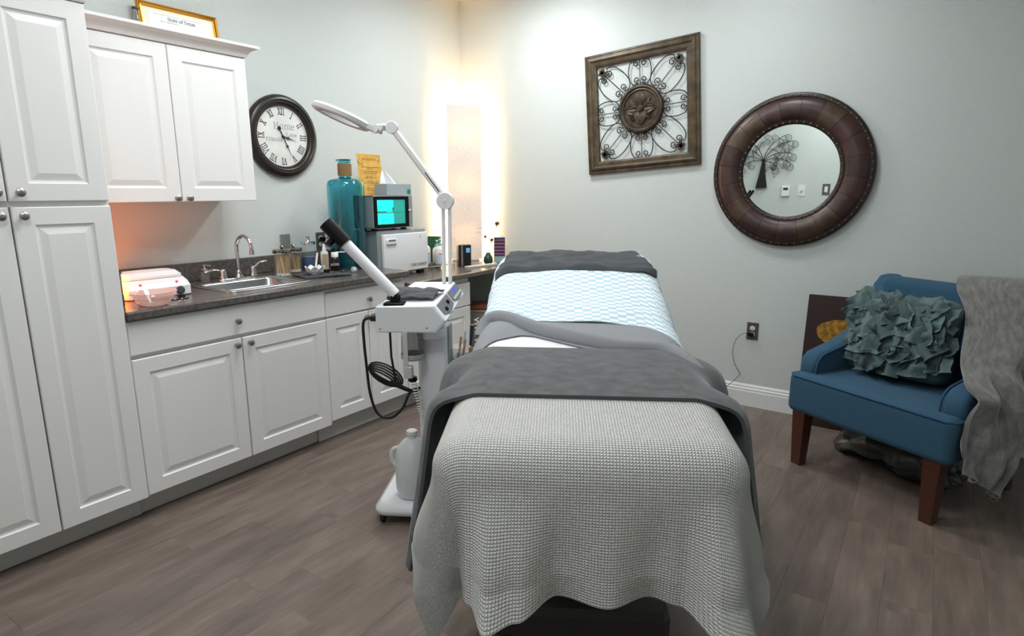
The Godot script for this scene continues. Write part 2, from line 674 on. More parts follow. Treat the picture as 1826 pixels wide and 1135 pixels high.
func crown(c: Node, w: float, d: float, y0: float, left: bool, right: bool, prof: Array) -> void:
	# prof: [out, up]; returns to the wall at the ends asked for
	var st := S()
	var path := []
	for p in prof:
		var o: float = p[0]
		var L := []
		if left: L.append(Vector3(-w / 2 - o, y0 + p[1], 0.004))
		L.append(Vector3(-w / 2 - (o if left else 0.0), y0 + p[1], d + o))
		L.append(Vector3(w / 2 + (o if right else 0.0), y0 + p[1], d + o))
		if right: L.append(Vector3(w / 2 + o, y0 + p[1], 0.004))
		path.append(L)
	for i in path.size() - 1:
		for k in path[i].size() - 1: quad(st, path[i][k], path[i + 1][k], path[i + 1][k + 1], path[i][k + 1])
	part(st, "crown_molding", M.white, c)

func cabinets() -> void:
	# tall pantry, four doors
	var c := cabinet("pantry_cabinet", "tall white four-door pantry cabinet standing at the end of the counter", 2.949, 3.587)
	carcass(c, 0.638, 0.11, 2.075, 0.54)
	var st := S()
	for s in [-1, 1]: box(st, Vector3(s * 0.310, 1.0925, 0.583), Vector3(0.018, 1.965, 0.086), 0)
	for y in [0.12, 1.3475, 2.066]: box(st, Vector3(0, y, 0.583), Vector3(0.602, 0.018, 0.086), 0)
	part(st, "face_frame", M.white, c)
	toe(c, 0.638, 0.55)
	for s in [-1, 1]:
		var lo := slab(c, "door", s * 0.1595, 0.112, 1.338, 0.313, 0.646)
		knob(lo, -s * 0.127, 0.583)
		var hi := slab(c, "door", s * 0.1595, 1.357, 2.056, 0.313, 0.646)
		knob(hi, -s * 0.127, -0.318)
	crown(c, 0.638, 0.648, 2.058, true, true, [[0.0, 0.0], [0.004, 0.006], [0.008, 0.018], [0.018, 0.038], [0.036, 0.055], [0.046, 0.06], [0.05, 0.066], [0.05, 0.078], [0.002, 0.078], [0.0, 0.02]])
	# wall cabinet over the sink
	c = cabinet("upper_cabinet", "white two-door upper cabinet with crown molding hanging above the sink", 2.118, 2.946)
	carcass(c, 0.826, 1.345, 2.075, 0.312)
	slab(c, "door", 0.826 / 2 - 0.1945, 1.344, 2.041, 0.385, 0.334)
	slab(c, "door", 0.826 / 2 - 0.5825, 1.344, 2.041, 0.385, 0.334)
	knob(c.get_child(1), -0.166, -0.332)
	knob(c.get_child(2), 0.166, -0.332)
	crown(c, 0.826, 0.334, 2.045, false, true, [[0.0, 0.0], [0.004, 0.002], [0.010, 0.016], [0.022, 0.032], [0.040, 0.042], [0.051, 0.044], [0.051, 0.056], [0.002, 0.056], [0.0, 0.03]])
	# sink base
	c = cabinet("sink_base_cabinet", "white base cabinet below the sink with one wide drawer front", 1.958, 2.947)
	carcass(c, 0.987, 0.11, 0.876, 0.608)
	toe(c, 0.945, 0.541, -0.021)
	knob(slab(c, "drawer_front", 0.0, 0.729, 0.872, 0.981, 0.629, false), -0.02, -0.004)
	for s in [-1, 1]:
		knob(slab(c, "door", s * 0.2462, 0.11, 0.711, 0.486, 0.629), -s * 0.212, 0.272)
	# narrow base with a drawer and two doors
	c = cabinet("drawer_base_cabinet", "narrow white base cabinet with one drawer behind the facial steamer", 1.339, 1.957)
	carcass(c, 0.618, 0.125, 0.876, 0.598)
	toe(c, 0.66, 0.552, -0.021)
	knob(slab(c, "drawer_front", 0.0, 0.722, 0.852, 0.608, 0.619, false), 0.0, -0.006)
	knob(slab(c, "door", -0.1535, 0.125, 0.712, 0.301, 0.619), 0.128, 0.262)
	knob(slab(c, "door", 0.1535, 0.125, 0.712, 0.301, 0.619), -0.128, 0.262)
	# pedestal below the lower desk top
	c = cabinet("desk_pedestal_cabinet", "low white pedestal cabinet under the desk end of the counter", 0.69, 1.336)
	carcass(c, 0.644, 0.11, 0.796, 0.598)
	toe(c, 0.644, 0.541)
	knob(slab(c, "drawer_front", 0.0, 0.60, 0.765, 0.64, 0.619, false), 0.0, 0.0)
	for s in [-1, 1]:
		knob(slab(c, "door", s * 0.161, 0.11, 0.592, 0.317, 0.619), -s * 0.13, 0.19)

func counters() -> void:
	# worktop with a cut-out for the sink
	var t := thing("countertop", "dark speckled grey laminate countertop with backsplash around the sink", "countertop", Vector3(0, 0.916, 2.14))
	var st := S()
	var y := -0.019
	var sx0 := 0.205
	var sx1 := 0.53
	var a := 1.985 - 2.14
	var b := 2.425 - 2.14
	var L0 := 1.337 - 2.14
	var L1 := 2.945 - 2.14
	box(st, Vector3((0.003 + sx0) / 2, y, (L0 + L1) / 2), Vector3(sx0 - 0.003, 0.038, L1 - L0), 0)
	box(st, Vector3((sx0 + sx1) / 2, y, (L0 + a) / 2), Vector3(sx1 - sx0, 0.038, a - L0), 0)
	box(st, Vector3((sx0 + sx1) / 2, y, (b + L1) / 2), Vector3(sx1 - sx0, 0.038, L1 - b), 0)
	box(st, Vector3((sx1 + 0.646) / 2, y, (L0 + L1) / 2), Vector3(0.646 - sx1, 0.038, L1 - L0), 0)
	prism(st, PackedVector2Array([Vector2(0.646, -0.038), Vector2(0.651, -0.036), Vector2(0.654, -0.031), Vector2(0.654, -0.007), Vector2(0.651, -0.002), Vector2(0.646, 0)]), L0, L1)
	part(st, "worktop", M.stone, t)
	st = S()
	box(st, Vector3(0.0125, 0.05, (L0 + L1) / 2), Vector3(0.019, 0.10, L1 - L0), 0.003)
	part(st, "backsplash", M.stone, t)
	# lower desk top running into the corner
	t = thing("desk_countertop", "lower desk-height section of dark laminate countertop reaching into the corner", "countertop", Vector3(0, 0.835, 0.668))
	st = S()
	box(st, Vector3(0.3245, -0.0175, 0), Vector3(0.643, 0.035, 1.33), 0)
	prism(st, PackedVector2Array([Vector2(0.646, -0.035), Vector2(0.652, -0.032), Vector2(0.655, -0.026), Vector2(0.655, -0.007), Vector2(0.652, -0.002), Vector2(0.646, 0)]), -0.665, 0.665)
	part(st, "worktop", M.stone, t)
	# stainless sink dropped into the worktop
	t = thing("sink", "stainless steel drop-in sink basin below the gooseneck faucet", "sink", Vector3(0.3675, 0.917, 2.205))
	st = S()
	loft(st, [rrect(0.37, 0.485, 0.04, 0.0), rrect(0.37, 0.485, 0.04, 0.004), rrect(0.355, 0.47, 0.04, 0.0065), rrect(0.315, 0.425, 0.045, 0.005), rrect(0.305, 0.415, 0.05, -0.006), rrect(0.29, 0.40, 0.05, -0.115), rrect(0.27, 0.38, 0.06, -0.135), rrect(0.2, 0.3, 0.06, -0.14)], false, true, 1)
	part(st, "basin", M.steel, t)
	st = S()
	lathe(st, [Vector2(0, 0.004), Vector2(0.025, 0.003), Vector2(0.036, 0.005), Vector2(0.040, 0.001), Vector2(0.040, 0.0)], 24, Transform3D(Basis.IDENTITY, Vector3(0, -0.139, 0)))
	part(st, "drain", M.chrome, t)
	# faucet
	t = thing("faucet", "chrome gooseneck faucet with two wing handles behind the sink", "faucet", Vector3(0.155, 0.9165, 2.15))
	st = S()
	loft(st, [rrect(0.05, 0.24, 0.024, 0.0), rrect(0.05, 0.24, 0.024, 0.009), rrect(0.044, 0.232, 0.021, 0.014)], true, true, 1)
	part(st, "deck_plate", M.chrome, t)
	st = S()
	var pts := [Vector3(0, 0.012, 0), Vector3(0, 0.07, 0), Vector3(0, 0.15, 0)]
	for i in 13:
		var an := PI - PI * 1.08 * i / 12.0
		pts.append(Vector3(0.055 + 0.055 * cos(an), 0.178 + 0.062 * sin(an), -0.02 * i / 12.0))
	tube(st, pts, 0.0095, 14)
	lathe(st, [Vector2(0.022, 0.012), Vector2(0.020, 0.022), Vector2(0.013, 0.032), Vector2(0.013, 0.045), Vector2(0.0095, 0.05)], 20)
	part(st, "spout", M.chrome, t)
	st = S()
	var tip: Vector3 = pts[pts.size() - 1]
	lathe(st, [Vector2(0, 0), Vector2(0.012, 0), Vector2(0.0125, 0.018), Vector2(0.0095, 0.026)], 18, Transform3D(Basis.IDENTITY, tip + Vector3(-0.001, -0.022, 0)))
	part(st, "aerator", M.steel, t)
	for s in [-1, 1]:
		st = S()
		lathe(st, [Vector2(0.022, 0), Vector2(0.021, 0.012), Vector2(0.017, 0.02), Vector2(0.018, 0.04), Vector2(0.012, 0.052), Vector2(0, 0.054)], 18, Transform3D(Basis.IDENTITY, Vector3(0, 0.013, s * 0.09)))
		# wing lever: flat blade that widens to its end
		var d := Vector3(-0.2, 0.30, -0.93).normalized() if s < 0 else Vector3(-0.1, 0.05, 0.99)
		var p0 := Vector3(0, 0.052, s * 0.09)
		var lv := []
		for i in 6: lv.append(p0 + d * 0.1 * i / 5.0 + Vector3(0, 0.012 * sin(i / 5.0 * PI), 0))
		tube(st, lv, [0.006, 0.014], 10, false, 0.5)
		part(st, "handle", M.chrome, t)

# ---------- treatment bed ----------
# in the bed's own axes x runs to its right side, y up, z towards the foot
func bed_top(z: float) -> float:
	return table_lin(z, [[-1.1, 1.035], [-0.97, 1.062], [-0.85, 1.052], [-0.5, 0.945], [-0.2, 0.875], [0.0, 0.838], [0.5, 0.79], [0.74, 0.772], [0.9, 0.76]])

func table_lin(q: float, t: Array) -> float:
	if q <= t[0][0]: return t[0][1]
	for i in t.size() - 1:
		if q <= t[i + 1][0]: return lerpf(t[i][1], t[i + 1][1], (q - t[i][0]) / (t[i + 1][0] - t[i][0]))
	return t[t.size() - 1][1]

func smooth_top(z: float) -> float:
	return (bed_top(z - 0.06) + bed_top(z) * 2 + bed_top(z + 0.06)) / 4

const HW := 0.300
const ZF := 0.70
const ZH := -0.98
const RB := 0.075

func on_bed(a: float, b: float, lift: float, ripple = null, flare := 0.06) -> Vector3:
	# a: arc length across the bed, b: arc length along it; hangs down past the edges
	var cx := clampf(a, -HW, HW)
	var cz := clampf(b, ZH, ZF)
	var e := Vector2(a - cx, b - cz)
	var dist := e.length()
	var y := smooth_top(cz)
	if dist < 1e-6: return Vector3(cx, y + lift, cz)
	var dir := e / dist
	var r := RB + lift
	var arc := r * PI / 2
	var out := 0.0
	var drop := 0.0
	if dist < arc:
		out = r * sin(dist / r); drop = r * (1 - cos(dist / r))
	else:
		var rest := dist - arc
		out = r + rest * flare
		drop = r + rest * (1 - flare * flare / 2)
		if ripple != null:
			var q := 0.0   # place along the rim: across the foot, round the corner, up the side
			var ang := atan2(absf(e.x), e.y) if b > cz else PI / 2
			if e.x == 0.0: q = a
			else: q = signf(a) * (HW + ang * 0.12 + (ZF - minf(b, ZF)))
			var k := clampf(rest / 0.24, 0, 1.3)
			out += ripple.call(q) * k * k * (3 - 2 * minf(k, 1.0))
	return Vector3(cx + dir.x * out, y + lift - drop, cz + dir.y * out)

func cloth(c: Color, rough := 0.95, sheen := 0.25) -> StandardMaterial3D:
	var m := mat(c, rough)
	m.rim_enabled = true
	m.rim = sheen
	m.rim_tint = 0.6
	return m

func bed() -> void:
	var t := thing("treatment_bed", "padded facial treatment bed with raised back under the sheets", "bed", BED, TURN)
	# upholstery
	var st := S()
	var loops := []
	for i in 33:
		var z := lerpf(ZH - 0.04, ZF + 0.03, i / 32.0)
		var y := smooth_top(clampf(z, ZH, ZF)) - 0.012
		var w := HW + RB - 0.03
		var e: float = 0.03 * (1.0 - minf(1.0, minf(z - ZH + 0.04, ZF + 0.03 - z) / 0.05))
		loops.append([Vector3(-w, y - 0.11 + e, z), Vector3(-w, y - 0.04, z), Vector3(-w + 0.035, y - e, z), Vector3(w - 0.035, y - e, z), Vector3(w, y - 0.04, z), Vector3(w, y - 0.11 + e, z)])
	loft(st, loops, true, true, -1)
	part(st, "mattress", mat(rgb(214, 208, 198), 0.6), t)
	st = S()
	box(st, Vector3(0, 0.60, 0.05), Vector3(0.5, 0.09, 1.1), 0.01)
	box(st, Vector3(0, 0.34, -0.05), Vector3(0.30, 0.46, 0.62), 0.02)
	part(st, "pedestal", mat(rgb(70, 66, 64), 0.5), t)
	st = S()
	box(st, Vector3(0, 0.06, -0.05), Vector3(0.56, 0.11, 1.05), 0.02)
	part(st, "floor_base", mat(rgb(62, 58, 56), 0.5), t)

func bed_linen() -> void:
	# white fitted sheet over everything
	var white := relief(tri_map(cloth(rgb(226, 227, 231)), 9.0, false), M.fine, 0.05)
	var st := S()
	sheet(st, func(u, v):
		var a := lerpf(-0.56, 0.56, u)
		var b := lerpf(-1.28, 0.80, v)
		return on_bed(a, b, 0.006) + Vector3(0, 0.0, 0), 48, 60, 0.003)
	var o := part(st, "fitted_sheet", white)
	o.position = BED; o.rotation.y = TURN
	tag(o, "plain white fitted sheet showing as a strip beside the charcoal runner", "sheet")
	# printed sheet over the back
	var ink := Color(0.56, 0.70, 0.765)
	var pale := Color(0.79, 0.85, 0.875)
	var printed := picture(256, 256, func(x, y):
		var i = x / 32
		var j = y / 32
		var px: int = x % 32
		var py: int = y % 32
		if (i + j) % 2 == 0:
			if py < 3 or px < 1: return Color(0.70, 0.79, 0.83)
			return Color(0.885, 0.915, 0.93)
		if py < 4: return pale
		var shade: float = [0.0, 0.35, 0.12, 0.5][(i * 7 + j * 3) % 4]
		return ink.lerp(pale, shade) if px % 4 < 2 else pale.lerp(ink, 0.28))
	var pm := cloth(Color.WHITE)
	pm.albedo_texture = printed
	st = S()
	var wn := noise(1.6, 41, 2)
	sheet(st, func(u, v):
		var a := lerpf(-0.66, 0.66, u)
		var b := lerpf(-1.32, table_lin(a, [[-0.66, -0.10], [-0.36, -0.19], [0.1, -0.19], [0.25, -0.165], [0.36, -0.05], [0.66, 0.06]]), v)
		var w := wn.get_noise_2d(a * 1.2, b * 3.0) * 0.006
		return on_bed(a, b, 0.021 + w), 64, 64, 0.004, Vector2(1.32 / 0.272, 1.15 / 0.168))
	o = part(st, "printed_sheet", pm)
	o.position = BED; o.rotation.y = TURN
	tag(o, "pale blue and white checked print sheet covering the raised back of the bed", "sheet")
	# charcoal towel folded over the head end
	var tm := relief(tri_map(cloth(rgb(70, 73, 76), 1.0, 0.45), 14.0, false), M.fine, 0.12)
	st = S()
	var tn := noise(3.2, 43, 2)
	sheet(st, func(u, v):
		var s := lerpf(-1, 1, u)
		var half := lerpf(0.24, 0.385, pow(v, 0.8))
		var a := s * half
		var b := lerpf(-1.16, table_lin(s, [[-1, -0.655], [0, -0.70], [0.9, -0.68], [1, -0.70]]), v)
		var w = tn.get_noise_2d(a * 1.5 + b, b * 2.5) * 0.012 + 0.010 * sin(s * 3.0 + v * 4.0) * v * (1 - v)
		var thick := 0.034 + 0.012 * smoothstep(0.75, 0.97, v) - 0.022 * smoothstep(0.965, 1.0, v)
		return on_bed(a, b, thick + w), 56, 40, 0.012)
	o = part(st, "headrest_towel", tm)
	o.position = BED; o.rotation.y = TURN
	tag(o, "dark charcoal towel folded over the head end of the bed", "towel")
	# white waffle-weave blanket over the foot
	var waffle := picture(32, 32, func(x, y):
		var a := absf(x / 31.0 - 0.5) * 2.0
		var b := absf(y / 31.0 - 0.5) * 2.0
		var h := maxf(pow(a, 2.2) * 0.85, pow(b, 2.0))
		return Color(h, h, h))
	var wm := relief(cloth(rgb(238, 236, 231), 0.95, 0.15), waffle, 0.62)
	wm.uv1_scale = Vector3(1, 1, 1)
	st = S()
	var rip := func(q): return table(q, [[-1.3, 0.0], [-0.95, 0.01], [-0.80, 0.03], [-0.68, -0.01], [-0.52, 0.055], [-0.42, 0.03], [-0.335, -0.03], [-0.290, 0.01], [-0.240, 0.075], [-0.17, 0.045], [-0.07, -0.022], [0.05, 0.004], [0.16, -0.03], [0.225, -0.012], [0.315, 0.085], [0.39, 0.02], [0.47, 0.04], [0.58, 0.05], [0.70, 0.0], [0.85, 0.03], [1.0, 0.0]])
	sheet(st, func(u, v):
		var a := lerpf(-0.70, 0.72, u)
		var b := lerpf(0.36, 1.16, v)
		return on_bed(a, b, 0.022, rip, 0.05), 220, 120, 0.006, Vector2(1.42 / 0.0078, 0.80 / 0.0074))
	o = part(st, "waffle_blanket", wm)
	o.position = BED; o.rotation.y = TURN
	tag(o, "white waffle-weave blanket draped over the foot of the bed", "blanket")
	# smooth grey jersey side of the throw, lying between printed sheet and plush runner
	var jm := relief(tri_map(cloth(rgb(136, 138, 142), 0.95, 0.2), 16.0, false), M.fine, 0.05)
	var blanket := thing("jersey_blanket", "smooth light grey jersey blanket with a rolled edge between the printed sheet and charcoal runner", "blanket", BED, TURN)
	st = S()
	sheet(st, func(u, v):
		var a := lerpf(-0.66, 0.80, u)
		var front := table_lin(a, [[-0.66, 0.18], [-0.45, 0.14], [-0.36, 0.02], [-0.30, -0.03], [-0.22, -0.075], [-0.17, -0.07], [0.02, 0.035], [0.28, 0.15], [0.40, 0.30], [0.80, 0.42]])
		var back := table_lin(a, [[-0.66, -0.12], [-0.45, -0.19], [-0.34, -0.225], [-0.2, -0.24], [0.3, -0.21], [0.5, -0.1], [0.8, 0.05]])
		var b := lerpf(back, front, v)
		var rise := 0.006 * sin(v * PI)
		return on_bed(a, b, 0.013 + rise + 0.010 * smoothstep(-0.15, -0.3, a) * sin(v * PI), null, 0.12), 72, 24, 0.004)
	part(st, "layer", jm, blanket)
	st = S()
	var roll := []
	for p in [[-0.40, -0.17, 0.012], [-0.36, -0.215, 0.026], [-0.29, -0.19, 0.030], [-0.15, -0.09, 0.028], [0.02, 0.0, 0.028], [0.15, 0.06, 0.026], [0.28, 0.085, 0.026], [0.345, 0.16, 0.026], [0.42, 0.25, 0.026], [0.52, 0.34, 0.03], [0.64, 0.40, 0.03]]:
		roll.append(on_bed(p[0], p[1], p[2]))
	var path := catmull(roll, 6)
	tube(st, path, 0.030, 12, false, 0.55)
	part(st, "rolled_edge", jm, blanket)
	# charcoal plush runner across the knees
	var plush_n := noise(2.2, 47, 3)
	var nap := picture(256, 256, func(x, y):
		var k := clampf(0.42 + 0.38 * plush_n.get_noise_2d(x * 0.010, y * 0.012) + 0.10 * plush_n.get_noise_2d(x * 0.08, y * 0.05), 0, 1)
		return Color(0.245, 0.255, 0.26).lerp(Color(0.385, 0.395, 0.395), k))
	var bm := relief(cloth(Color.WHITE, 1.0, 0.6), nap, 0.06)
	bm.albedo_texture = nap
	st = S()
	sheet(st, func(u, v):
		var a := lerpf(-0.86, 0.86, u)
		var over := maxf(0.0, absf(a) - 0.40)
		var pinch := 1.0 - 0.85 * minf(1.0, over / 0.45)
		var mid := 0.292 + over * (0.50 if a < 0 else 0.44)
		var half := 0.195 * (0.45 + 0.55 * pinch)
		var curl := 0.045 * smoothstep(0.33, 0.43, absf(a)) * (0.5 + 0.5 * sin(v * 9.0))
		var b := minf(mid + lerpf(-half, half, v), 0.695)
		var p := on_bed(a, b, 0.034 + 0.004 * sin(v * PI) + curl * 0.35, null, 0.10)
		p.x += signf(a) * curl
		return p, 96, 36, 0.012, Vector2(3, 1))
	o = part(st, "plush_runner", bm)
	o.position = BED; o.rotation.y = TURN
	tag(o, "wide charcoal plush runner lying across the middle of the bed", "blanket")

# ---------- chair corner ----------
func chair_corner() -> void:
	var at := Vector3(3.118, 0, 0.916)
	var turn := deg_to_rad(-29.2)
	var weave := noise_tex(0.35, 256, 51, Color(0.82, 0.82, 0.82), Color.WHITE, 2)
	var blue := tri_map(cloth(rgb(50, 90, 116), 0.95, 0.35), 9.0, false)
	blue.albedo_texture = weave
	relief(blue, weave, 0.06)
	var pipe := cloth(rgb(38, 74, 104), 0.9, 0.2)
	var t := thing("accent_chair", "blue upholstered low chair with dark wooden legs by the back wall", "chair", at, turn)
	var st := S()
	soft(st, Vector3(0, 0.385, -0.29), Vector3(0.79, 0.205, 0.68), 0.035, Basis.IDENTITY, 4, 4)
	part(st, "seat", blue, t)
	st = S()
	var rim := [Vector3(-0.392, 0.474, -0.10), Vector3(-0.392, 0.474, 0.022), Vector3(-0.365, 0.474, 0.047), Vector3(0, 0.474, 0.048), Vector3(0.365, 0.474, 0.047), Vector3(0.392, 0.474, 0.022), Vector3(0.392, 0.474, -0.10)]
	tube(st, rim, 0.0055, 8)
	part(st, "piping", pipe, t)
	# backrest
	st = S()
	soft(st, Vector3(0, 0.69, -0.565), Vector3(0.72, 0.53, 0.15), 0.055, Basis(Vector3.RIGHT, -0.16), 5, 4, func(p): return p - Vector3(0, 0, 0.05 * (1.0 - p.x * p.x / 0.13)))
	part(st, "backrest", blue, t)
	# swooping arms with an inner seam of piping
	var prof := PackedVector2Array([Vector2(0.68, 0.30), Vector2(0.69, 0.6), Vector2(0.705, 0.86), Vector2(0.69, 0.93), Vector2(0.65, 0.955), Vector2(0.59, 0.95), Vector2(0.545, 0.91), Vector2(0.50, 0.83), Vector2(0.44, 0.745), Vector2(0.35, 0.675), Vector2(0.24, 0.63), Vector2(0.13, 0.605), Vector2(0.065, 0.59), Vector2(0.03, 0.56), Vector2(0.02, 0.52), Vector2(0.02, 0.45), Vector2(0.1, 0.40), Vector2(0.2, 0.30)])
	for s in [-1, 1]:
		st = S()
		# the outline lies in the plane of z and y; its thickness runs along x
		var X := Transform3D(Basis(Vector3(0, 0, -1), Vector3.UP, Vector3(1, 0, 0)), Vector3(s * 0.345, 0, 0))
		rounded_prism(st, prof, -0.05, 0.05, 0.028, X)
		var arm := part(st, "arm", blue, t)
		st = S()
		var seam := []
		for i in range(5, 16): seam.append(Vector3(s * 0.298 - s * 0.004, prof[i].y - 0.008, -prof[i].x - 0.006))
		tube(st, catmull(seam, 3), 0.005, 7)
		part(st, "piping", pipe, arm)
	var wood := mat(rgb(74, 36, 25), 0.35, 0.0, {"clearcoat_enabled": true, "clearcoat": 0.3, "clearcoat_roughness": 0.2})
	for p in [[-0.324, 0.0, 0.0], [0.324, 0.0, 0.0], [-0.30, -0.60, 0.05], [0.30, -0.60, 0.05]]:
		st = S()
		var loops := []
		for k in [[0.0, 0.023], [0.003, 0.025], [0.29, 0.035]]:
			var h: float = k[1]
			var c := Vector3(p[0], k[0], p[1] - p[2] * (1 - k[0] / 0.29))
			loops.append([c + Vector3(-h, 0, -h), c + Vector3(h, 0, -h), c + Vector3(h, 0, h), c + Vector3(-h, 0, h)])
		loft(st, loops, true, true, -1)
		tag(part(st, "leg", wood, t), "tapered dark brown wooden leg")
	# ruffled cushion leaning on the backrest
	var X := Transform3D(Basis(Vector3.UP, turn), at)
	var pc := thing("ruffled_cushion", "grey-teal cushion covered in layered fabric ruffles on the blue chair", "cushion", X * Vector3(-0.085, 0.49, -0.31), turn)
	var B := Basis(Vector3.RIGHT, -0.24) * Basis(Vector3(0, 0, 1), 0.055)
	var rc := [rgb(84, 105, 106), rgb(76, 95, 97), rgb(95, 116, 117), rgb(68, 86, 88)]
	var rm := []
	for c in rc: rm.append(relief(tri_map(cloth(c, 0.85, 0.5), 12.0, false), M.fine, 0.1))
	st = S()
	soft(st, B * Vector3(0, 0.205, 0), Vector3(0.50, 0.40, 0.15), 0.07, B, 4, 3, func(p): return p * Vector3(1, 1, 1.0 + 0.4 * (1.0 - p.x * p.x / 0.0625) * (1.0 - p.y * p.y / 0.04)))
	part(st, "cover", rm[1], pc)
	# a few crumpled petals of cloth, repeated all over the front
	var petals := []
	for k in 8:
		st = S()
		var pn := noise(8.0, 60 + k, 2)
		var ln := 0.095 + 0.016 * (k % 3)
		var wd := 0.085 + 0.016 * (k % 4)
		sheet(st, func(u, v):
			var q := Vector3((u - 0.5) * wd * (1.0 - 0.35 * v * (1 if k % 2 == 0 else -0.4)), -v * ln + 0.02 * absf(u - 0.5), 0.004 + 0.014 * v * v)
			q.z += pn.get_noise_2d(u * 0.12 + k, v * 0.12) * 0.034 * (0.3 + v) + 0.008 * sin(u * 7.0 + k) * v
			q.x += pn.get_noise_2d(u * 0.1, v * 0.1 + 9) * 0.02
			return q, 8, 7, 0.0016)
		st.generate_normals()
		petals.append(oriented(st))
	for row in 9:
		var cols := 7
		for i in cols:
			var px := lerpf(-0.195, 0.215, (i + 0.5 * (row % 2) - 0.1) / (cols - 0.7)) + rng.randf_range(-0.012, 0.012)
			var py := lerpf(0.05, 0.190, row / 8.0) * 2.0 + rng.randf_range(-0.012, 0.012)
			var bulge := 0.076 * (1.0 + 0.4 * (1.0 - px * px / 0.07) * (1.0 - pow((py - 0.205) / 0.21, 2)))
			if absf(px) > 0.215 or py > 0.37: bulge -= 0.02
			var o := put(petals[rng.randi() % petals.size()], "ruffle", rm[rng.randi() % rm.size()], pc)
			var along := rng.randf_range(-0.8, 0.8) + px * 0.8
			var sz := 1.0 if absf(px) < 0.15 and py < 0.33 else 0.74
			o.transform = Transform3D(B * Basis(Vector3(0, 0, 1), along) * Basis(Vector3.RIGHT, rng.randf_range(-0.25, 0.1)).scaled(Vector3(sz, sz, sz)), B * Vector3(px, py + 0.02, bulge - 0.006))
	# plush throw hanging over the back and arm
	var fur_n := noise(2.0, 71, 3)
	var fur := picture(256, 256, func(x, y):
		var k := clampf(0.45 + 0.42 * fur_n.get_noise_2d(x * 0.02, y * 0.012) + 0.25 * fur_n.get_noise_2d(x * 0.09, y * 0.07), 0, 1)
		return Color(0.36, 0.36, 0.35).lerp(Color(0.53, 0.525, 0.51), k))
	var fm := relief(cloth(Color.WHITE, 1.0, 0.9), fur, 0.1)
	fm.albedo_texture = fur
	var left := catmull([Vector3(-0.02, 0.55, -0.735), Vector3(-0.03, 0.85, -0.735), Vector3(-0.03, 0.975, -0.66), Vector3(0.02, 0.94, -0.52), Vector3(0.12, 0.85, -0.42), Vector3(0.20, 0.745, -0.28), Vector3(0.275, 0.66, -0.13), Vector3(0.35, 0.625, -0.03), Vector3(0.425, 0.57, 0.0), Vector3(0.442, 0.45, 0.0), Vector3(0.438, 0.37, 0.02), Vector3(0.45, 0.275, 0.02)], 6)
	var right := catmull([Vector3(0.42, 0.55, -0.78), Vector3(0.42, 0.85, -0.78), Vector3(0.40, 0.995, -0.68), Vector3(0.42, 0.96, -0.58), Vector3(0.435, 0.89, -0.55), Vector3(0.45, 0.80, -0.50), Vector3(0.46, 0.72, -0.46), Vector3(0.465, 0.62, -0.44), Vector3(0.455, 0.5, -0.42), Vector3(0.45, 0.36, -0.36), Vector3(0.445, 0.25, -0.24), Vector3(0.44, 0.13, -0.16)], 6)
	st = S()
	var fold := noise(1.1, 73, 2)
	sheet(st, func(u, v):
		var f = v * (left.size() - 1)
		var i := mini(int(f), left.size() - 2)
		var L: Vector3 = left[i].lerp(left[i + 1], f - i)
		var R: Vector3 = right[i].lerp(right[i + 1], f - i)
		var p := L.lerp(R, u)
		var lift := 0.03 * sin(u * PI) * smoothstep(0.3, 0.75, v) + 0.018
		p.x += fold.get_noise_2d(u * 2.2, v * 2.6) * 0.05 * smoothstep(0.35, 0.7, v) + lift * (0.4 + v)
		p.y += lift * (1.0 - v)
		return p, 40, 70, 0.02, Vector2(1.2, 2.4))
	var o := part(st, "plush_throw", fm)
	o.position = at; o.rotation.y = turn
	tag(o, "soft grey plush throw hanging over the arm of the blue chair", "blanket")
	# canvas leaning against the wall behind the chair
	var pt := thing("leaning_canvas", "dark brown canvas with a golden painted shape leaning behind the blue chair", "painting", Vector3(2.99, 0.0, 0.135), 0.0)
	var lean := Basis(Vector3.RIGHT, -0.12)
	st = S()
	box(st, lean * Vector3(0, 0.395, 0), Vector3(0.56, 0.79, 0.03), 0.002, lean)
	var gn := noise(0.05, 81, 3)
	part(st, "canvas", tri_map(mat(Color.WHITE, 0.55, 0.0, {"albedo_texture": noise_tex(0.02, 128, 82, rgb(34, 15, 11), rgb(52, 24, 18))}), 1.0, false), pt)
	st = S()
	var shape := PackedVector2Array()
	for i in 40:
		var an := TAU * i / 40
		var r := 0.13 + 0.006 * gn.get_noise_2d(cos(an) * 30, sin(an) * 30)
		shape.append(Vector2(-0.075 + r * cos(an) * 1.1, 0.575 + r * sin(an) * 0.62))
	prism(st, shape, 0.0152, 0.0165, Transform3D(lean, Vector3.ZERO))
	part(st, "golden_shape", tri_map(mat(Color.WHITE, 0.5, 0.0, {"albedo_texture": noise_tex(0.045, 128, 83, rgb(98, 66, 12), rgb(205, 150, 32))}), 3.0, false), pt)
	# crumpled dark bag pushed under the seat
	st = S()
	var bn := noise(5.0, 91, 3)
	soft(st, Vector3(0, 0.105, 0), Vector3(0.56, 0.20, 0.30), 0.08, Basis.IDENTITY, 6, 8, func(p):
		var q: Vector3 = p * (1.0 + 0.35 * bn.get_noise_3d(p.x, p.y, p.z))
		q.y = maxf(q.y, -0.104)
		return q)
	o = part(st, "storage_bag", mat(rgb(64, 66, 64), 0.22))
	o.position = X * Vector3(-0.06, 0, -0.42)
	o.rotation.y = turn - 0.1
	tag(o, "dark crinkled plastic-wrapped bundle on the floor under the chair", "bag")

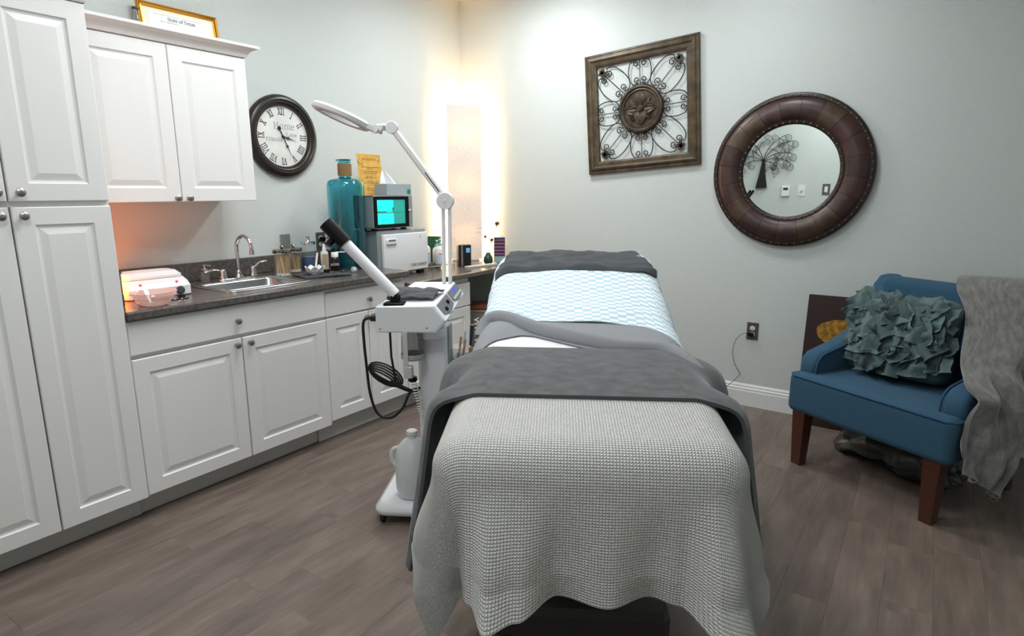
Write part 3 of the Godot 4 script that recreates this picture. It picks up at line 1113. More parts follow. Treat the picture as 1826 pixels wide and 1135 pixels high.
# ---------- things on the walls ----------
func spiral(c: Vector2, r: float, from: float, turns: float, dir: float) -> Array:
	var out := []
	var n := int(14 * turns) + 2
	for i in n:
		var k := float(i) / (n - 1)
		var a := from + dir * TAU * turns * k
		out.append(c + Vector2(cos(a), sin(a)) * r * (1.0 - 0.72 * k))
	return out

func flat3(pts: Array, z := 0.0) -> Array:
	var out := []
	for p in pts: out.append(Vector3(p.x, p.y, z))
	return out

func scroll(L: float, W: float, s: float) -> Array:
	# one C-scroll: curls beside the stem at both ends, bows out between; x across, y along
	var r0 := minf(L * 0.125, 0.022)
	var a := spiral(Vector2(s * r0 * 1.15, L * 0.20), r0, -PI / 2 if s > 0 else -PI / 2, 1.2, s)
	a.reverse()
	var bow := [Vector2(s * W * 0.52, L * 0.02), Vector2(s * W * 0.88, L * 0.16), Vector2(s * W, L * 0.43), Vector2(s * W * 0.97, L * 0.68), Vector2(s * W * 0.80, L * 0.91), Vector2(s * W * 0.46, L * 1.01)]
	var b := spiral(Vector2(s * r0 * 1.2, L * 0.84), r0, PI / 2, 1.2, -s)
	var pts := a.slice(0, a.size() - 1)
	pts.append(Vector2(s * r0 * 0.6, L * 0.075))
	pts += bow
	pts += b
	return catmull(flat3(pts), 3)

func wall_pieces() -> void:
	clock()
	scroll_art()
	mirror()
	# outlet with a charger cord by the bed
	var t := thing("wall_outlet", "steel-plated duplex outlet low on the wall beside the bed", "outlet", Vector3(2.391, 0.5055, 0.0))
	outlet_parts(t, 0.071, 0.115)
	t = thing("charger", "black plug with thin black cord hanging from the low wall outlet", "charger", Vector3(2.391, 0.487, 0.006))
	var st := S()
	box(st, Vector3(-0.006, 0, 0.014), Vector3(0.034, 0.024, 0.026), 0.004)
	part(st, "plug", M.black, t)
	st = S()
	tube(st, catmull([Vector3(-0.02, 0.0, 0.016), Vector3(-0.05, 0.0, 0.02), Vector3(-0.09, -0.045, 0.03), Vector3(-0.105, -0.13, 0.03), Vector3(-0.085, -0.21, 0.03), Vector3(-0.05, -0.265, 0.03), Vector3(-0.06, -0.29, 0.035), Vector3(-0.10, -0.34, 0.05), Vector3(-0.16, -0.40, 0.08), Vector3(-0.26, -0.484, 0.14)], 6), 0.0018, 6)
	part(st, "cord", M.black_rubber, t)
	# blank steel plate and outlet over the backsplash
	t = thing("blank_wall_plate", "blank stainless wall plate above the swab jars", "wall plate", Vector3(0.0, 1.088, 1.734), PI / 2)
	st = S()
	box(st, Vector3(0, 0, 0.004), Vector3(0.072, 0.094, 0.006), 0.003)
	part(st, "plate", M.plate, t)
	for s in [-1, 1]:
		st = S()
		lathe(st, [Vector2(0.004, 0), Vector2(0.003, 0.0015), Vector2(0, 0.002)], 10, Transform3D(Basis(Vector3.RIGHT, PI / 2), Vector3(0, s * 0.03, 0.007)))
		part(st, "screw", M.nickel, t)
	t = thing("counter_outlet", "dark steel outlet plate above the counter beside the teal vase", "outlet", Vector3(0.0, 1.075, 1.47), PI / 2)
	outlet_parts(t, 0.071, 0.115)
	t = thing("counter_plug", "black plug and cord in the outlet above the counter", "plug", Vector3(0.006, 1.09, 1.47), PI / 2)
	st = S()
	box(st, Vector3(0, 0, 0.016), Vector3(0.036, 0.03, 0.03), 0.006)
	part(st, "plug", M.black, t)
	st = S()
	tube(st, catmull([Vector3(0.01, 0, 0.03), Vector3(0.04, 0.012, 0.04), Vector3(0.08, 0.0, 0.04), Vector3(0.11, -0.08, 0.035), Vector3(0.12, -0.165, 0.03)], 6), 0.003, 6)
	part(st, "cord", M.black_rubber, t)
	# gilt framed certificate on top of the wall cabinet
	t = thing("framed_certificate", "gold-framed certificate leaning on the wall above the wall cabinet", "certificate", Vector3(0.07, 2.0765, 2.283), PI / 2)
	var lean := Basis(Vector3.RIGHT, -0.14)
	st = S()
	var loops := []
	for r in [[0.0, 0.0], [0.0, 0.013], [0.004, 0.016], [0.007, 0.012], [0.012, 0.017], [0.017, 0.011], [0.021, 0.012], [0.023, 0.006]]:
		var a: float = 0.198 - r[0]
		var b: float = 0.102 - r[0]
		loops.append([lean * Vector3(-a, 0.102 - b, r[1]), lean * Vector3(a, 0.102 - b, r[1]), lean * Vector3(a, 0.102 + b, r[1]), lean * Vector3(-a, 0.102 + b, r[1])])
	loft(st, loops, true, false, -1)
	part(st, "frame", mat(rgb(212, 160, 62), 0.3, 0.85), t)
	st = S()
	box(st, lean * Vector3(0, 0.102, 0.005), Vector3(0.36, 0.168, 0.004), 0, lean)
	part(st, "mat_board", mat(rgb(240, 235, 214), 0.7), t)
	st = S()
	box(st, lean * Vector3(0.0, 0.095, 0.0075), Vector3(0.30, 0.14, 0.001), 0, lean)
	var paper := part(st, "paper", mat(rgb(240, 238, 240), 0.7), t)
	words("State of Texas", 0.021, Transform3D(lean, lean * Vector3(0.01, 0.142, 0.0085)), M.ink, paper, true, true)
	marks(paper, lean, [[0.158, 0.0, 0.24, 0.0015], [0.126, -0.05, 0.09, 0.003]], M.faint_ink, 0.0082)
	# clear bottle beside it
	t = thing("glass_bottle", "small empty clear glass bottle with dark rim on the wall cabinet", "bottle", Vector3(0.2, 2.0765, 2.556))
	st = S()
	lathe(st, [Vector2(0, 0), Vector2(0.030, 0.0), Vector2(0.032, 0.004), Vector2(0.032, 0.045), Vector2(0.027, 0.06), Vector2(0.013, 0.075), Vector2(0.0115, 0.115), Vector2(0.013, 0.12)], 24)
	part(st, "body", glass(rgb(215, 226, 226), 0.06), t)
	st = S()
	lathe(st, [Vector2(0.012, 0.118), Vector2(0.0155, 0.119), Vector2(0.0155, 0.126), Vector2(0.012, 0.127), Vector2(0.012, 0.118)], 20)
	part(st, "rim", mat(rgb(48, 50, 50), 0.3), t)

func outlet_parts(t: Node3D, w: float, h: float) -> void:
	var st := S()
	box(st, Vector3(0, 0, 0.003), Vector3(w, h, 0.006), 0.0028)
	part(st, "plate", mat(rgb(104, 99, 92), 0.35, 0.4), t)
	for s in [-1, 1]:
		st = S()
		lathe(st, [Vector2(0, 0.0085), Vector2(0.0155, 0.0085), Vector2(0.0168, 0.007), Vector2(0.0168, 0.004)], 22, Transform3D(Basis(Vector3.RIGHT, PI / 2), Vector3(0, s * 0.0195, 0)), 0, TAU, Vector2(1.0, 0.86))
		var f := part(st, "receptacle", mat(rgb(230, 230, 226), 0.4), t)
		st = S()
		for k in [-1, 1]: box(st, Vector3(k * 0.0062, s * 0.0195 + 0.003, 0.0088), Vector3(0.0022, 0.0085, 0.001), 0)
		box(st, Vector3(0, s * 0.0195 - 0.0075, 0.0088), Vector3(0.005, 0.005, 0.001), 0)
		part(st, "slots", M.ink, f)

func clock() -> void:
	var t := thing("wall_clock", "round black-rimmed wall clock with roman numerals and script dial", "clock", Vector3(0.0, 1.711, 1.706), PI / 2)
	var up := Basis(Vector3.RIGHT, PI / 2)   # lathes turn about z
	var st := S()
	lathe(st, [Vector2(0.238, 0.002), Vector2(0.240, 0.014), Vector2(0.234, 0.030), Vector2(0.222, 0.040), Vector2(0.210, 0.042), Vector2(0.204, 0.036), Vector2(0.196, 0.037), Vector2(0.188, 0.034), Vector2(0.182, 0.026), Vector2(0.176, 0.026), Vector2(0.173, 0.016)], 72, Transform3D(up, Vector3.ZERO))
	part(st, "rim", mat(rgb(34, 27, 25), 0.35), t)
	st = S()
	lathe(st, [Vector2(0.181, 0.014), Vector2(0, 0.014)], 64, Transform3D(up, Vector3.ZERO))
	var dial := part(st, "dial", tri_map(mat(Color.WHITE, 0.5, 0.0, {"albedo_texture": noise_tex(0.012, 128, 95, rgb(214, 214, 206), rgb(236, 236, 232))}), 3.0, false), t)
	st = S()
	for i in 96:
		var a := TAU * i / 96
		var c := Vector3(cos(a) * 0.179, sin(a) * 0.179, 0.027)
		lathe(st, [Vector2(0, -0.0035), Vector2(0.0035, 0), Vector2(0, 0.0035)], 6, Transform3D(Basis.IDENTITY, c))
	tag(part(st, "bead_ring", mat(rgb(176, 148, 98), 0.35, 0.9), t), "ring of tiny gold beads", "", "", "stuff")
	var num := ["XII", "I", "II", "III", "IIII", "V", "VI", "VII", "VIII", "IX", "X", "XI"]
	for i in 12:
		var a := -TAU * i / 12
		var B := Basis(Vector3(0, 0, 1), a)
		words(num[i], 0.042, Transform3D(B.scaled_local(Vector3(0.82, 1.25, 1)), B * Vector3(0, 0.142, 0.0155)), M.ink, dial, true, false, "numeral")
	for w in [["Home", 0.052, 0.015, 0.060], ["Love", 0.032, 0.062, 0.012], ["Friends", 0.030, -0.058, -0.018]]:
		words(w[0], w[1], Transform3D(Basis.IDENTITY, Vector3(w[2], w[3], 0.0152)), mat(rgb(172, 174, 178), 0.8), dial, true, true, "script")
	# hands: hour hand to a little past three, minute hand near half past five marks
	for h in [[-1.80, 0.098, 0.0075, 0.036], [-2.70, 0.135, 0.0065, 0.060]]:
		var B := Basis(Vector3(0, 0, 1), h[0])
		st = S()
		var L: float = h[1]
		var w: float = h[2] * 0.5
		prism(st, PackedVector2Array([Vector2(-w, 0), Vector2(w, 0), Vector2(w * 0.6, L * 0.55), Vector2(0, L), Vector2(-w * 0.6, L * 0.55)]), 0.019, 0.0205, Transform3D(B, Vector3.ZERO))
		if L > 0.12:
			prism(st, PackedVector2Array([Vector2(-w, 0), Vector2(-w, -0.045), Vector2(w, -0.045), Vector2(w, 0)]), 0.019, 0.0205, Transform3D(B, Vector3.ZERO))
			lathe(st, [Vector2(0, 0.0215), Vector2(0.011, 0.0215), Vector2(0.011, 0.019)], 20, Transform3D(up, B * Vector3(0, -0.052, 0)))
		var ring := []
		for k in 16: ring.append(B * Vector3(0.0065 * cos(TAU * k / 16), h[3] + 0.0065 * sin(TAU * k / 16), 0.020))
		tube(st, ring, 0.0018, 6, true)
		part(st, "hand", M.ink, t)
	st = S()
	lathe(st, [Vector2(0, 0.024), Vector2(0.0075, 0.023), Vector2(0.0075, 0.015)], 18, Transform3D(up, Vector3.ZERO))
	part(st, "center_cap", M.ink, t)

func scroll_art() -> void:
	var t := thing("scroll_wall_art", "square bronze wood frame with wrought iron scrollwork and a flower medallion", "wall art", Vector3(1.564, 1.936, 0.0))
	t.rotation.z = 0.073
	var F := 0.402
	var wood := tri_map(mat(Color.WHITE, 0.42, 0.15, {"albedo_texture": noise_tex(0.015, 256, 101, rgb(44, 35, 24), rgb(98, 82, 54), 4)}), 2.6, false)
	var st := S()
	var loops := []
	for r in [[0.0, 0.004], [0.0, 0.022], [0.004, 0.027], [0.012, 0.028], [0.016, 0.024], [0.022, 0.025], [0.026, 0.030], [0.038, 0.034], [0.046, 0.031], [0.052, 0.026], [0.074, 0.024], [0.084, 0.020], [0.086, 0.010], [0.086, 0.004]]:
		var a: float = F - r[0]
		loops.append([Vector3(-a, -a, r[1]), Vector3(a, -a, r[1]), Vector3(a, a, r[1]), Vector3(-a, a, r[1])])
	loft(st, loops, false, false, -1)
	part(st, "frame", wood, t)
	var iron := mat(rgb(38, 31, 28), 0.4, 0.6)
	var bronze := tri_map(mat(Color.WHITE, 0.45, 0.35, {"albedo_texture": noise_tex(0.02, 128, 103, rgb(44, 36, 28), rgb(88, 76, 56))}), 5.0, false)
	var IN := F - 0.084
	for k in 8:
		var corner := k % 2 == 1
		var r0 := 0.155
		var L := (IN if not corner else IN * sqrt(2.0) - 0.075) - r0
		var W := 0.080 if not corner else 0.096
		var B := Basis(Vector3(0, 0, 1), -TAU * k / 8)
		st = S()
		for s in [-1.0, 1.0]:
			var pts := []
			for p in scroll(L, W, s): pts.append(B * (p + Vector3(0, r0, 0.016)))
			tube(st, pts, 0.0032, 6)
		tube(st, [B * Vector3(0, r0 - 0.02, 0.016), B * Vector3(0, r0 + L * 0.5, 0.016), B * Vector3(0, r0 + L, 0.016)], 0.0026, 6)
		var sc := part(st, "scroll", iron, t)
		if corner:
			st = S()
			for q in [-0.9, 0.0, 0.9, 2.3, -2.3]:
				var D := B * Basis(Vector3(0, 0, 1), q)
				var c := B * Vector3(0, r0 + L + 0.005, 0.020)
				var lf := []
				for i in 10:
					var a := TAU * i / 10
					lf.append(Vector2(sin(a) * 0.012, 0.016 - cos(a) * 0.018))
				prism(st, PackedVector2Array(lf), -0.002, 0.004, Transform3D(D, c))
			tag(part(st, "leaf", bronze, sc), "small bronze leaf in the corner")
	# medallion with a four-petal flower in relief
	st = S()
	lathe(st, [Vector2(0.158, 0.006), Vector2(0.160, 0.018), Vector2(0.152, 0.030), Vector2(0.140, 0.032), Vector2(0.130, 0.024), Vector2(0.122, 0.026), Vector2(0.116, 0.018), Vector2(0, 0.018)], 56, Transform3D(Basis(Vector3.RIGHT, PI / 2), Vector3.ZERO))
	var med := part(st, "medallion", bronze, t)
	for k in 8:
		var big := k % 2 == 0
		var B := Basis(Vector3(0, 0, 1), TAU * k / 8)
		st = S()
		var rl: float = 0.098 if big else 0.085
		var rw: float = 0.036 if big else 0.018
		sheet(st, func(u, v):
			var w := rw * sin(PI * pow(v, 0.75)) + 0.004
			var x = (u - 0.5) * 2.0 * w
			var h := 0.019 + 0.013 * sin(PI * v) * (0.55 + 0.45 * absf(u - 0.5) * 2.0) + 0.002 * sin(u * 22.0)
			return B * Vector3(x, 0.012 + v * rl, h), 12, 10, 0.003)
		part(st, "petal", bronze, med)
	st = S()
	lathe(st, [Vector2(0.024, 0.02), Vector2(0.022, 0.034), Vector2(0.014, 0.040), Vector2(0.008, 0.038), Vector2(0.006, 0.043), Vector2(0, 0.044)], 24, Transform3D(Basis(Vector3.RIGHT, PI / 2), Vector3.ZERO))
	part(st, "flower_center", bronze, med)

func mirror() -> void:
	var t := thing("round_mirror", "large round mirror in a padded brown leather frame with nailheads", "mirror", Vector3(2.531, 1.51, 0.0))
	var up := Basis(Vector3.RIGHT, PI / 2)
	var st := S()
	lathe(st, [Vector2(0.446, 0.002), Vector2(0.449, 0.02), Vector2(0.446, 0.034), Vector2(0.436, 0.040), Vector2(0.424, 0.040), Vector2(0.418, 0.034)], 96, Transform3D(up, Vector3.ZERO))
	lathe(st, [Vector2(0.292, 0.034), Vector2(0.288, 0.040), Vector2(0.276, 0.038), Vector2(0.268, 0.030), Vector2(0.266, 0.012)], 96, Transform3D(up, Vector3.ZERO))
	var dark := mat(rgb(38, 25, 21), 0.4)
	part(st, "border", dark, t)
	var tones := [rgb(66, 38, 34), rgb(74, 50, 35), rgb(60, 35, 32), rgb(70, 44, 39), rgb(78, 56, 38), rgb(58, 34, 30)]
	var hides := []
	for i in tones.size():
		var c: Color = tones[i]
		hides.append(tri_map(mat(Color.WHITE, 0.38, 0.0, {"albedo_texture": noise_tex(0.018, 128, 111 + i, c.darkened(0.25), c.lightened(0.08))}), 3.0, false))
	var N := 20
	for i in N:
		st = S()
		var a0 := TAU * i / N + 0.0022 + 0.1
		var a1 := TAU * (i + 1) / N - 0.0022 + 0.1
		var prof := []
		for k in 11:
			var f := k / 10.0
			prof.append(Vector2(lerpf(0.419, 0.291, f), 0.034 + 0.030 * pow(sin(PI * f), 0.6)))
		lathe(st, prof, 7, Transform3D(up, Vector3.ZERO), a0, a1)
		# turned-in ends so that each seam is a groove
		st.set_smooth_group(-1)
		for a in [a0, a1]:
			for k in 10:
				var p: Vector2 = prof[k]
				var q: Vector2 = prof[k + 1]
				quad(st, up * Vector3(p.x * cos(a), p.y, p.x * sin(a)), up * Vector3(q.x * cos(a), q.y, q.x * sin(a)), up * Vector3(q.x * cos(a), q.y - 0.02, q.x * sin(a)), up * Vector3(p.x * cos(a), p.y - 0.02, p.x * sin(a)))
		part(st, "leather_panel", hides[(i * 5 + i / 3) % hides.size()], t)
	st = S()
	lathe(st, [Vector2(0.425, 0.036), Vector2(0.285, 0.036)], 80, Transform3D(up, Vector3.ZERO))
	part(st, "seam_backing", dark, t)
	for ring in [[0.431, 62, 0.0405], [0.281, 46, 0.0395]]:
		st = S()
		for i in ring[1]:
			var a: float = TAU * i / ring[1]
			lathe(st, [Vector2(0.0058, 0), Vector2(0.0048, 0.0028), Vector2(0, 0.0042)], 8, Transform3D(up, Vector3(cos(a) * ring[0], sin(a) * ring[0], ring[2] - 0.0005)))
		tag(part(st, "nailheads", mat(rgb(112, 92, 64), 0.35, 0.9), t), "ring of small brass nailheads", "", "", "stuff")
	st = S()
	lathe(st, [Vector2(0.27, 0.026), Vector2(0, 0.026)], 80, Transform3D(up, Vector3.ZERO))
	part(st, "mirror_glass", mat(rgb(236, 242, 238), 0.0, 1.0), t)

# ---------- facial steamer on its cart ----------
func steamer_cart() -> void:
	var org := Vector3(-0.62, 0, -0.38)
	var X := Transform3D(Basis(Vector3.UP, TURN), BED)
	var k := func(x, y, z): return Vector3(x, y, z) - org
	var white := mat(rgb(226, 227, 229), 0.32)
	var t := thing("facial_steamer", "white facial steamer on a wheeled column cart beside the bed", "steamer", X * org, TURN)
	var st := S()
	var c: Vector3 = k.call(-0.635, 0, -0.385)
	loft(st, [rrect(0.40, 0.41, 0.05, 0.038, c), rrect(0.43, 0.44, 0.05, 0.045, c), rrect(0.43, 0.44, 0.05, 0.068, c), rrect(0.39, 0.40, 0.045, 0.088, c)], true, true, 1)
	part(st, "base", white, t)
	for s in [[-0.18, -0.18], [0.18, -0.18], [-0.18, 0.19], [0.18, 0.19]]:
		st = S()
		var p: Vector3 = c + Vector3(s[0], 0.019, s[1])
		lathe(st, [Vector2(0, -0.009), Vector2(0.017, -0.009), Vector2(0.019, -0.006), Vector2(0.019, 0.006), Vector2(0.017, 0.009), Vector2(0, 0.009)], 16, Transform3D(Basis(Vector3(0, 0, 1), PI / 2), p))
		box(st, p + Vector3(0, 0.013, 0), Vector3(0.024, 0.014, 0.014), 0.002)
		part(st, "caster", M.black_rubber, t)
	st = S()
	box(st, k.call(-0.602, 0.465, -0.335), Vector3(0.125, 0.77, 0.10), 0.012)
	var col := part(st, "column", white, t)
	st = S()
	box(st, k.call(-0.5365, 0.465, -0.345), Vector3(0.008, 0.75, 0.075), 0.002)
	part(st, "side_strip", M.grey_plastic, col)
	st = S()
	lathe(st, [Vector2(0.0, 0.80), Vector2(0.058, 0.80), Vector2(0.062, 0.805), Vector2(0.062, 0.84), Vector2(0, 0.84)], 28, Transform3D(Basis.IDENTITY, k.call(-0.602, 0, -0.29)))
	part(st, "collar", white, t)
	# head box: a five-sided section that rises to the rear
	st = S()
	var fr := [[-0.81, 0.836], [-0.81, 0.936], [-0.805, 0.942], [-0.575, 0.950], [-0.568, 0.947], [-0.522, 0.889], [-0.528, 0.875], [-0.565, 0.836]]
	var bk := [[-0.715, 0.895], [-0.715, 0.995], [-0.711, 1.0], [-0.540, 1.003], [-0.535, 1.0], [-0.497, 0.952], [-0.502, 0.94], [-0.535, 0.895]]
	var loops := []
	for q in [[0.0, 0.012, -0.190], [0.0, 0.003, -0.193], [0.012, 0.0, -0.20], [0.97, 0.0, -0.49], [1.0, 0.01, -0.50]]:
		var L := []
		var mid := Vector2.ZERO
		for i in 8: mid += Vector2(lerpf(fr[i][0], bk[i][0], q[0]), lerpf(fr[i][1], bk[i][1], q[0])) / 8
		for i in 8:
			var p := Vector2(lerpf(fr[i][0], bk[i][0], q[0]), lerpf(fr[i][1], bk[i][1], q[0]))
			p = p + (mid - p).normalized() * q[1]
			L.append(k.call(p.x, p.y, q[2]))
		loops.append(L)
	loft(st, loops, true, true, -1)
	var head := part(st, "head_box", white, t)
	# two grey control panels on the sloping right face
	var a0: Vector3 = k.call(-0.568, 0.947, -0.20)
	var a1: Vector3 = k.call(-0.522, 0.889, -0.20)
	var b0: Vector3 = k.call(-0.535, 1.0, -0.49)
	var b1: Vector3 = k.call(-0.497, 0.952, -0.49)
	var nrm := (a1 - a0).cross(b0 - a0).normalized()
	if nrm.x < 0: nrm = -nrm
	var face := func(u, v): return a0.lerp(b0, u).lerp(a1.lerp(b1, u), v)
	var slate := mat(rgb(112, 114, 120), 0.4)
	for q in [[0.05, 0.50], [0.55, 0.97]]:
		st = S()
		var L0 := []
		var L1 := []
		for e in [[q[0], 0.06], [q[1], 0.06], [q[1], 0.80], [lerpf(q[0], q[1], 0.45), 0.97], [q[0], 0.72]]:
			L0.append(face.call(e[0], e[1]) + nrm * 0.0005)
			L1.append(face.call(e[0], e[1]) + nrm * 0.003)
		loft(st, [L0, L1], true, true, -1)
		var pn := part(st, "control_panel", slate, head)
		if q[0] < 0.1:
			st = S()
			for e in [[0.20, 0.62], [0.36, 0.42]]:
				var p: Vector3 = face.call(e[0], e[1]) + nrm * 0.003
				lathe(st, [Vector2(0.009, 0), Vector2(0.008, 0.006), Vector2(0, 0.007)], 14, Transform3D(frame_at(nrm, Vector3.UP) * Basis(Vector3.RIGHT, PI / 2), p))
			part(st, "sockets", M.black, head)
		else:
			st = S()
			box(st, face.call(0.80, 0.22) + nrm * 0.0035, Vector3(0.018, 0.016, 0.002), 0, Basis((b0 - a0).normalized(), (a0 - a1).normalized(), nrm))
			part(st, "display_light", glow(rgb(40, 70, 255), 1.2), head)
			st = S()
			for i in 6:
				var p: Vector3 = face.call(lerpf(0.62, 0.93, i / 5.0), 0.66) + nrm * 0.003
				lathe(st, [Vector2(0.006, 0), Vector2(0.0055, 0.003), Vector2(0, 0.0035)], 10, Transform3D(frame_at(nrm, Vector3.UP) * Basis(Vector3.RIGHT, PI / 2), p))
			part(st, "push_buttons", mat(rgb(205, 206, 208), 0.4), head)
	st = S()
	for e in [[-0.79, 0.852], [-0.60, 0.858]]:
		lathe(st, [Vector2(0.004, 0), Vector2(0.003, 0.002), Vector2(0, 0.0025)], 10, Transform3D(Basis(Vector3.RIGHT, PI / 2), k.call(e[0], e[1], -0.190)))
	part(st, "screws", M.nickel, head)
	# steam arm
	var p0: Vector3 = k.call(-0.735, 0.985, -0.235)
	var p1: Vector3 = k.call(-0.935, 1.205, -0.215)
	var p2: Vector3 = k.call(-0.993, 1.268, -0.21)
	st = S()
	tube(st, [p0, p0.lerp(p1, 0.5), p1], 0.0225, 22)
	part(st, "steam_arm", white, t)
	st = S()
	var dirn := (p2 - p1).normalized()
	tube(st, [p1 - dirn * 0.02, p1.lerp(p2, 0.5), p2, p2 + dirn * 0.004], 0.0295, 22)
	var noz := part(st, "nozzle", M.black, t)
	st = S()
	tube(st, [p1.lerp(p2, 0.45) + Vector3(-0.01, -0.025, 0.0), p1.lerp(p2, 0.35) + Vector3(-0.028, -0.042, 0.02)], 0.014, 12)
	part(st, "steam_outlet", M.black, noz)
	st = S()
	box(st, k.call(-0.735, 0.948, -0.225), Vector3(0.085, 0.016, 0.05), 0.004)
	box(st, k.call(-0.735, 0.968, -0.232), Vector3(0.036, 0.04, 0.036), 0.006)
	part(st, "swivel_mount", M.black, t)
	# boiler jar in its bracket under the head box
	st = S()
	lathe(st, [Vector2(0.042, 0.845), Vector2(0.046, 0.80), Vector2(0.047, 0.755), Vector2(0.044, 0.735), Vector2(0.036, 0.722), Vector2(0.020, 0.712), Vector2(0.0, 0.708)], 30, Transform3D(Basis.IDENTITY, k.call(-0.672, 0, -0.24)))
	var jar := part(st, "boiler_jar", glass(rgb(92, 90, 84), 0.55, 0.08), t)
	tag(jar, "smoky glass boiler jar")
	st = S()
	lathe(st, [Vector2(0.0475, 0.742), Vector2(0.049, 0.738), Vector2(0.049, 0.722), Vector2(0.040, 0.716), Vector2(0.034, 0.716)], 30, Transform3D(Basis.IDENTITY, k.call(-0.672, 0, -0.24)))
	part(st, "jar_ring", M.grey_plastic, jar)
	st = S()
	box(st, k.call(-0.69, 0.755, -0.188), Vector3(0.021, 0.17, 0.004), 0.001)
	box(st, k.call(-0.682, 0.672, -0.20), Vector3(0.034, 0.05, 0.03), 0.003)
	part(st, "bracket", mat(rgb(204, 204, 202), 0.35, 0.3), t)
	st = S()
	lathe(st, [Vector2(0, 0), Vector2(0.017, 0), Vector2(0.019, 0.005), Vector2(0.017, 0.018), Vector2(0, 0.018)], 16, Transform3D(Basis.IDENTITY, k.call(-0.668, 0.632, -0.205)))
	part(st, "drain_knob", M.black, t)
	st = S()
	var coil := []
	for i in 220:
		var f := i / 219.0
		var an := f * TAU * 22
		coil.append(k.call(-0.668 + 0.045 * f + 0.011 * cos(an), 0.63 - 0.27 * f, -0.215 - 0.04 * f + 0.011 * sin(an)))
	tube(st, coil, 0.0022, 5)
	part(st, "coiled_hose", mat(rgb(228, 228, 226), 0.35), t)
	# power lead with plug and tied bundle
	st = S()
	tube(st, catmull([k.call(-0.805, 0.885, -0.235), k.call(-0.85, 0.885, -0.235), k.call(-0.872, 0.868, -0.235), k.call(-0.874, 0.80, -0.235), k.call(-0.868, 0.68, -0.235), k.call(-0.858, 0.56, -0.235), k.call(-0.83, 0.475, -0.235), k.call(-0.775, 0.458, -0.235), k.call(-0.725, 0.50, -0.24), k.call(-0.70, 0.555, -0.25), k.call(-0.68, 0.575, -0.26), k.call(-0.655, 0.58, -0.275)], 6), 0.0058, 8)
	box(st, k.call(-0.825, 0.885, -0.235), Vector3(0.035, 0.022, 0.022), 0.004)
	var lead := part(st, "power_lead", M.black_rubber, t)
	st = S()
	tube(st, [k.call(-0.768, 0.84, -0.25), k.call(-0.766, 0.72, -0.25), k.call(-0.752, 0.62, -0.25)], 0.005, 8)
	for j in 5:
		var loop := []
		for i in 18:
			var an := TAU * i / 18
			var q := Vector3(-0.80 + (0.045 + 0.006 * j) * cos(an), 0.636 + (0.008 + 0.007 * j) * sin(an), -0.232 - 0.008 * j)
			loop.append(k.call(q.x + (q.y - 0.63) * 0.5, q.y - 0.55 * (q.x + 0.795), q.z))
		tube(st, loop, 0.0042, 7, true)
	tube(st, catmull([k.call(-0.77, 0.62, -0.235), k.call(-0.73, 0.595, -0.24), k.call(-0.69, 0.575, -0.25), k.call(-0.66, 0.57, -0.27)], 5), [0.012, 0.006], 8)
	part(st, "cord_bundle", M.black_rubber, lead)
	# magnifying lamp arm on the rear of the box
	var m := thing("magnifier_lamp", "white ring magnifier lamp on a jointed arm rising from the steamer", "lamp", X * Vector3(-0.566, 0.998, -0.47), TURN)
	var o2 := Vector3(-0.566, 0.998, -0.47)
	var g := func(x, y, z): return Vector3(x, y, z) - o2
	var pale := mat(rgb(222, 221, 220), 0.4)
	st = S()
	for s in [-1, 1]:
		tube(st, [g.call(-0.566 + s * 0.0135, 0.998, -0.47), g.call(-0.566 + s * 0.0135, 1.17, -0.48), g.call(-0.566 + s * 0.0135, 1.345, -0.49)], 0.0085, 10)
	part(st, "post", pale, m)
	st = S()
	lathe(st, [Vector2(0, -0.018), Vector2(0.034, -0.018), Vector2(0.037, -0.014), Vector2(0.037, 0.014), Vector2(0.034, 0.018), Vector2(0, 0.018)], 24, Transform3D(Basis(Vector3.RIGHT, PI / 2), g.call(-0.570, 1.352, -0.49)))
	lathe(st, [Vector2(0.006, 0), Vector2(0.005, 0.003), Vector2(0, 0.003)], 10, Transform3D(Basis(Vector3.RIGHT, PI / 2), g.call(-0.570, 1.352, -0.472)))
	part(st, "elbow", pale, m)
	st = S()
	var e0: Vector3 = g.call(-0.578, 1.37, -0.49)
	var e1: Vector3 = g.call(-0.782, 1.645, -0.49)
	var ed := (e1 - e0).normalized()
	var eb := Basis(Vector3(ed.y, -ed.x, 0), ed, Vector3(0, 0, 1))
	box(st, (e0 + e1) / 2, Vector3(0.028, e0.distance_to(e1), 0.026), 0.006, eb)
	var upper := part(st, "upper_arm", pale, m)
	st = S()
	box(st, e0.lerp(e1, 0.22) + Vector3(0, 0, 0.0128), Vector3(0.004, 0.10, 0.001), 0, eb)
	part(st, "slot", M.black, upper)
	st = S()
	lathe(st, [Vector2(0, -0.016), Vector2(0.024, -0.016), Vector2(0.026, -0.012), Vector2(0.026, 0.012), Vector2(0.024, 0.016), Vector2(0, 0.016)], 22, Transform3D(Basis(Vector3.RIGHT, PI / 2), g.call(-0.79, 1.655, -0.49)))
	box(st, g.call(-0.83, 1.657, -0.49), Vector3(0.075, 0.026, 0.024), 0.005)
	lathe(st, [Vector2(0, -0.015), Vector2(0.019, -0.015), Vector2(0.019, 0.015), Vector2(0, 0.015)], 18, Transform3D(Basis(Vector3.RIGHT, PI / 2), g.call(-0.866, 1.652, -0.49)))
	part(st, "wrist_joint", pale, m)
	st = S()
	box(st, g.call(-0.838, 1.638, -0.48), Vector3(0.016, 0.018, 0.014), 0.003)
	lathe(st, [Vector2(0.006, 0), Vector2(0.005, 0.004), Vector2(0, 0.004)], 10, Transform3D(Basis(Vector3.RIGHT, PI / 2), g.call(-0.822, 1.657, -0.477)))
	part(st, "tension_knob", M.grey_plastic, m)
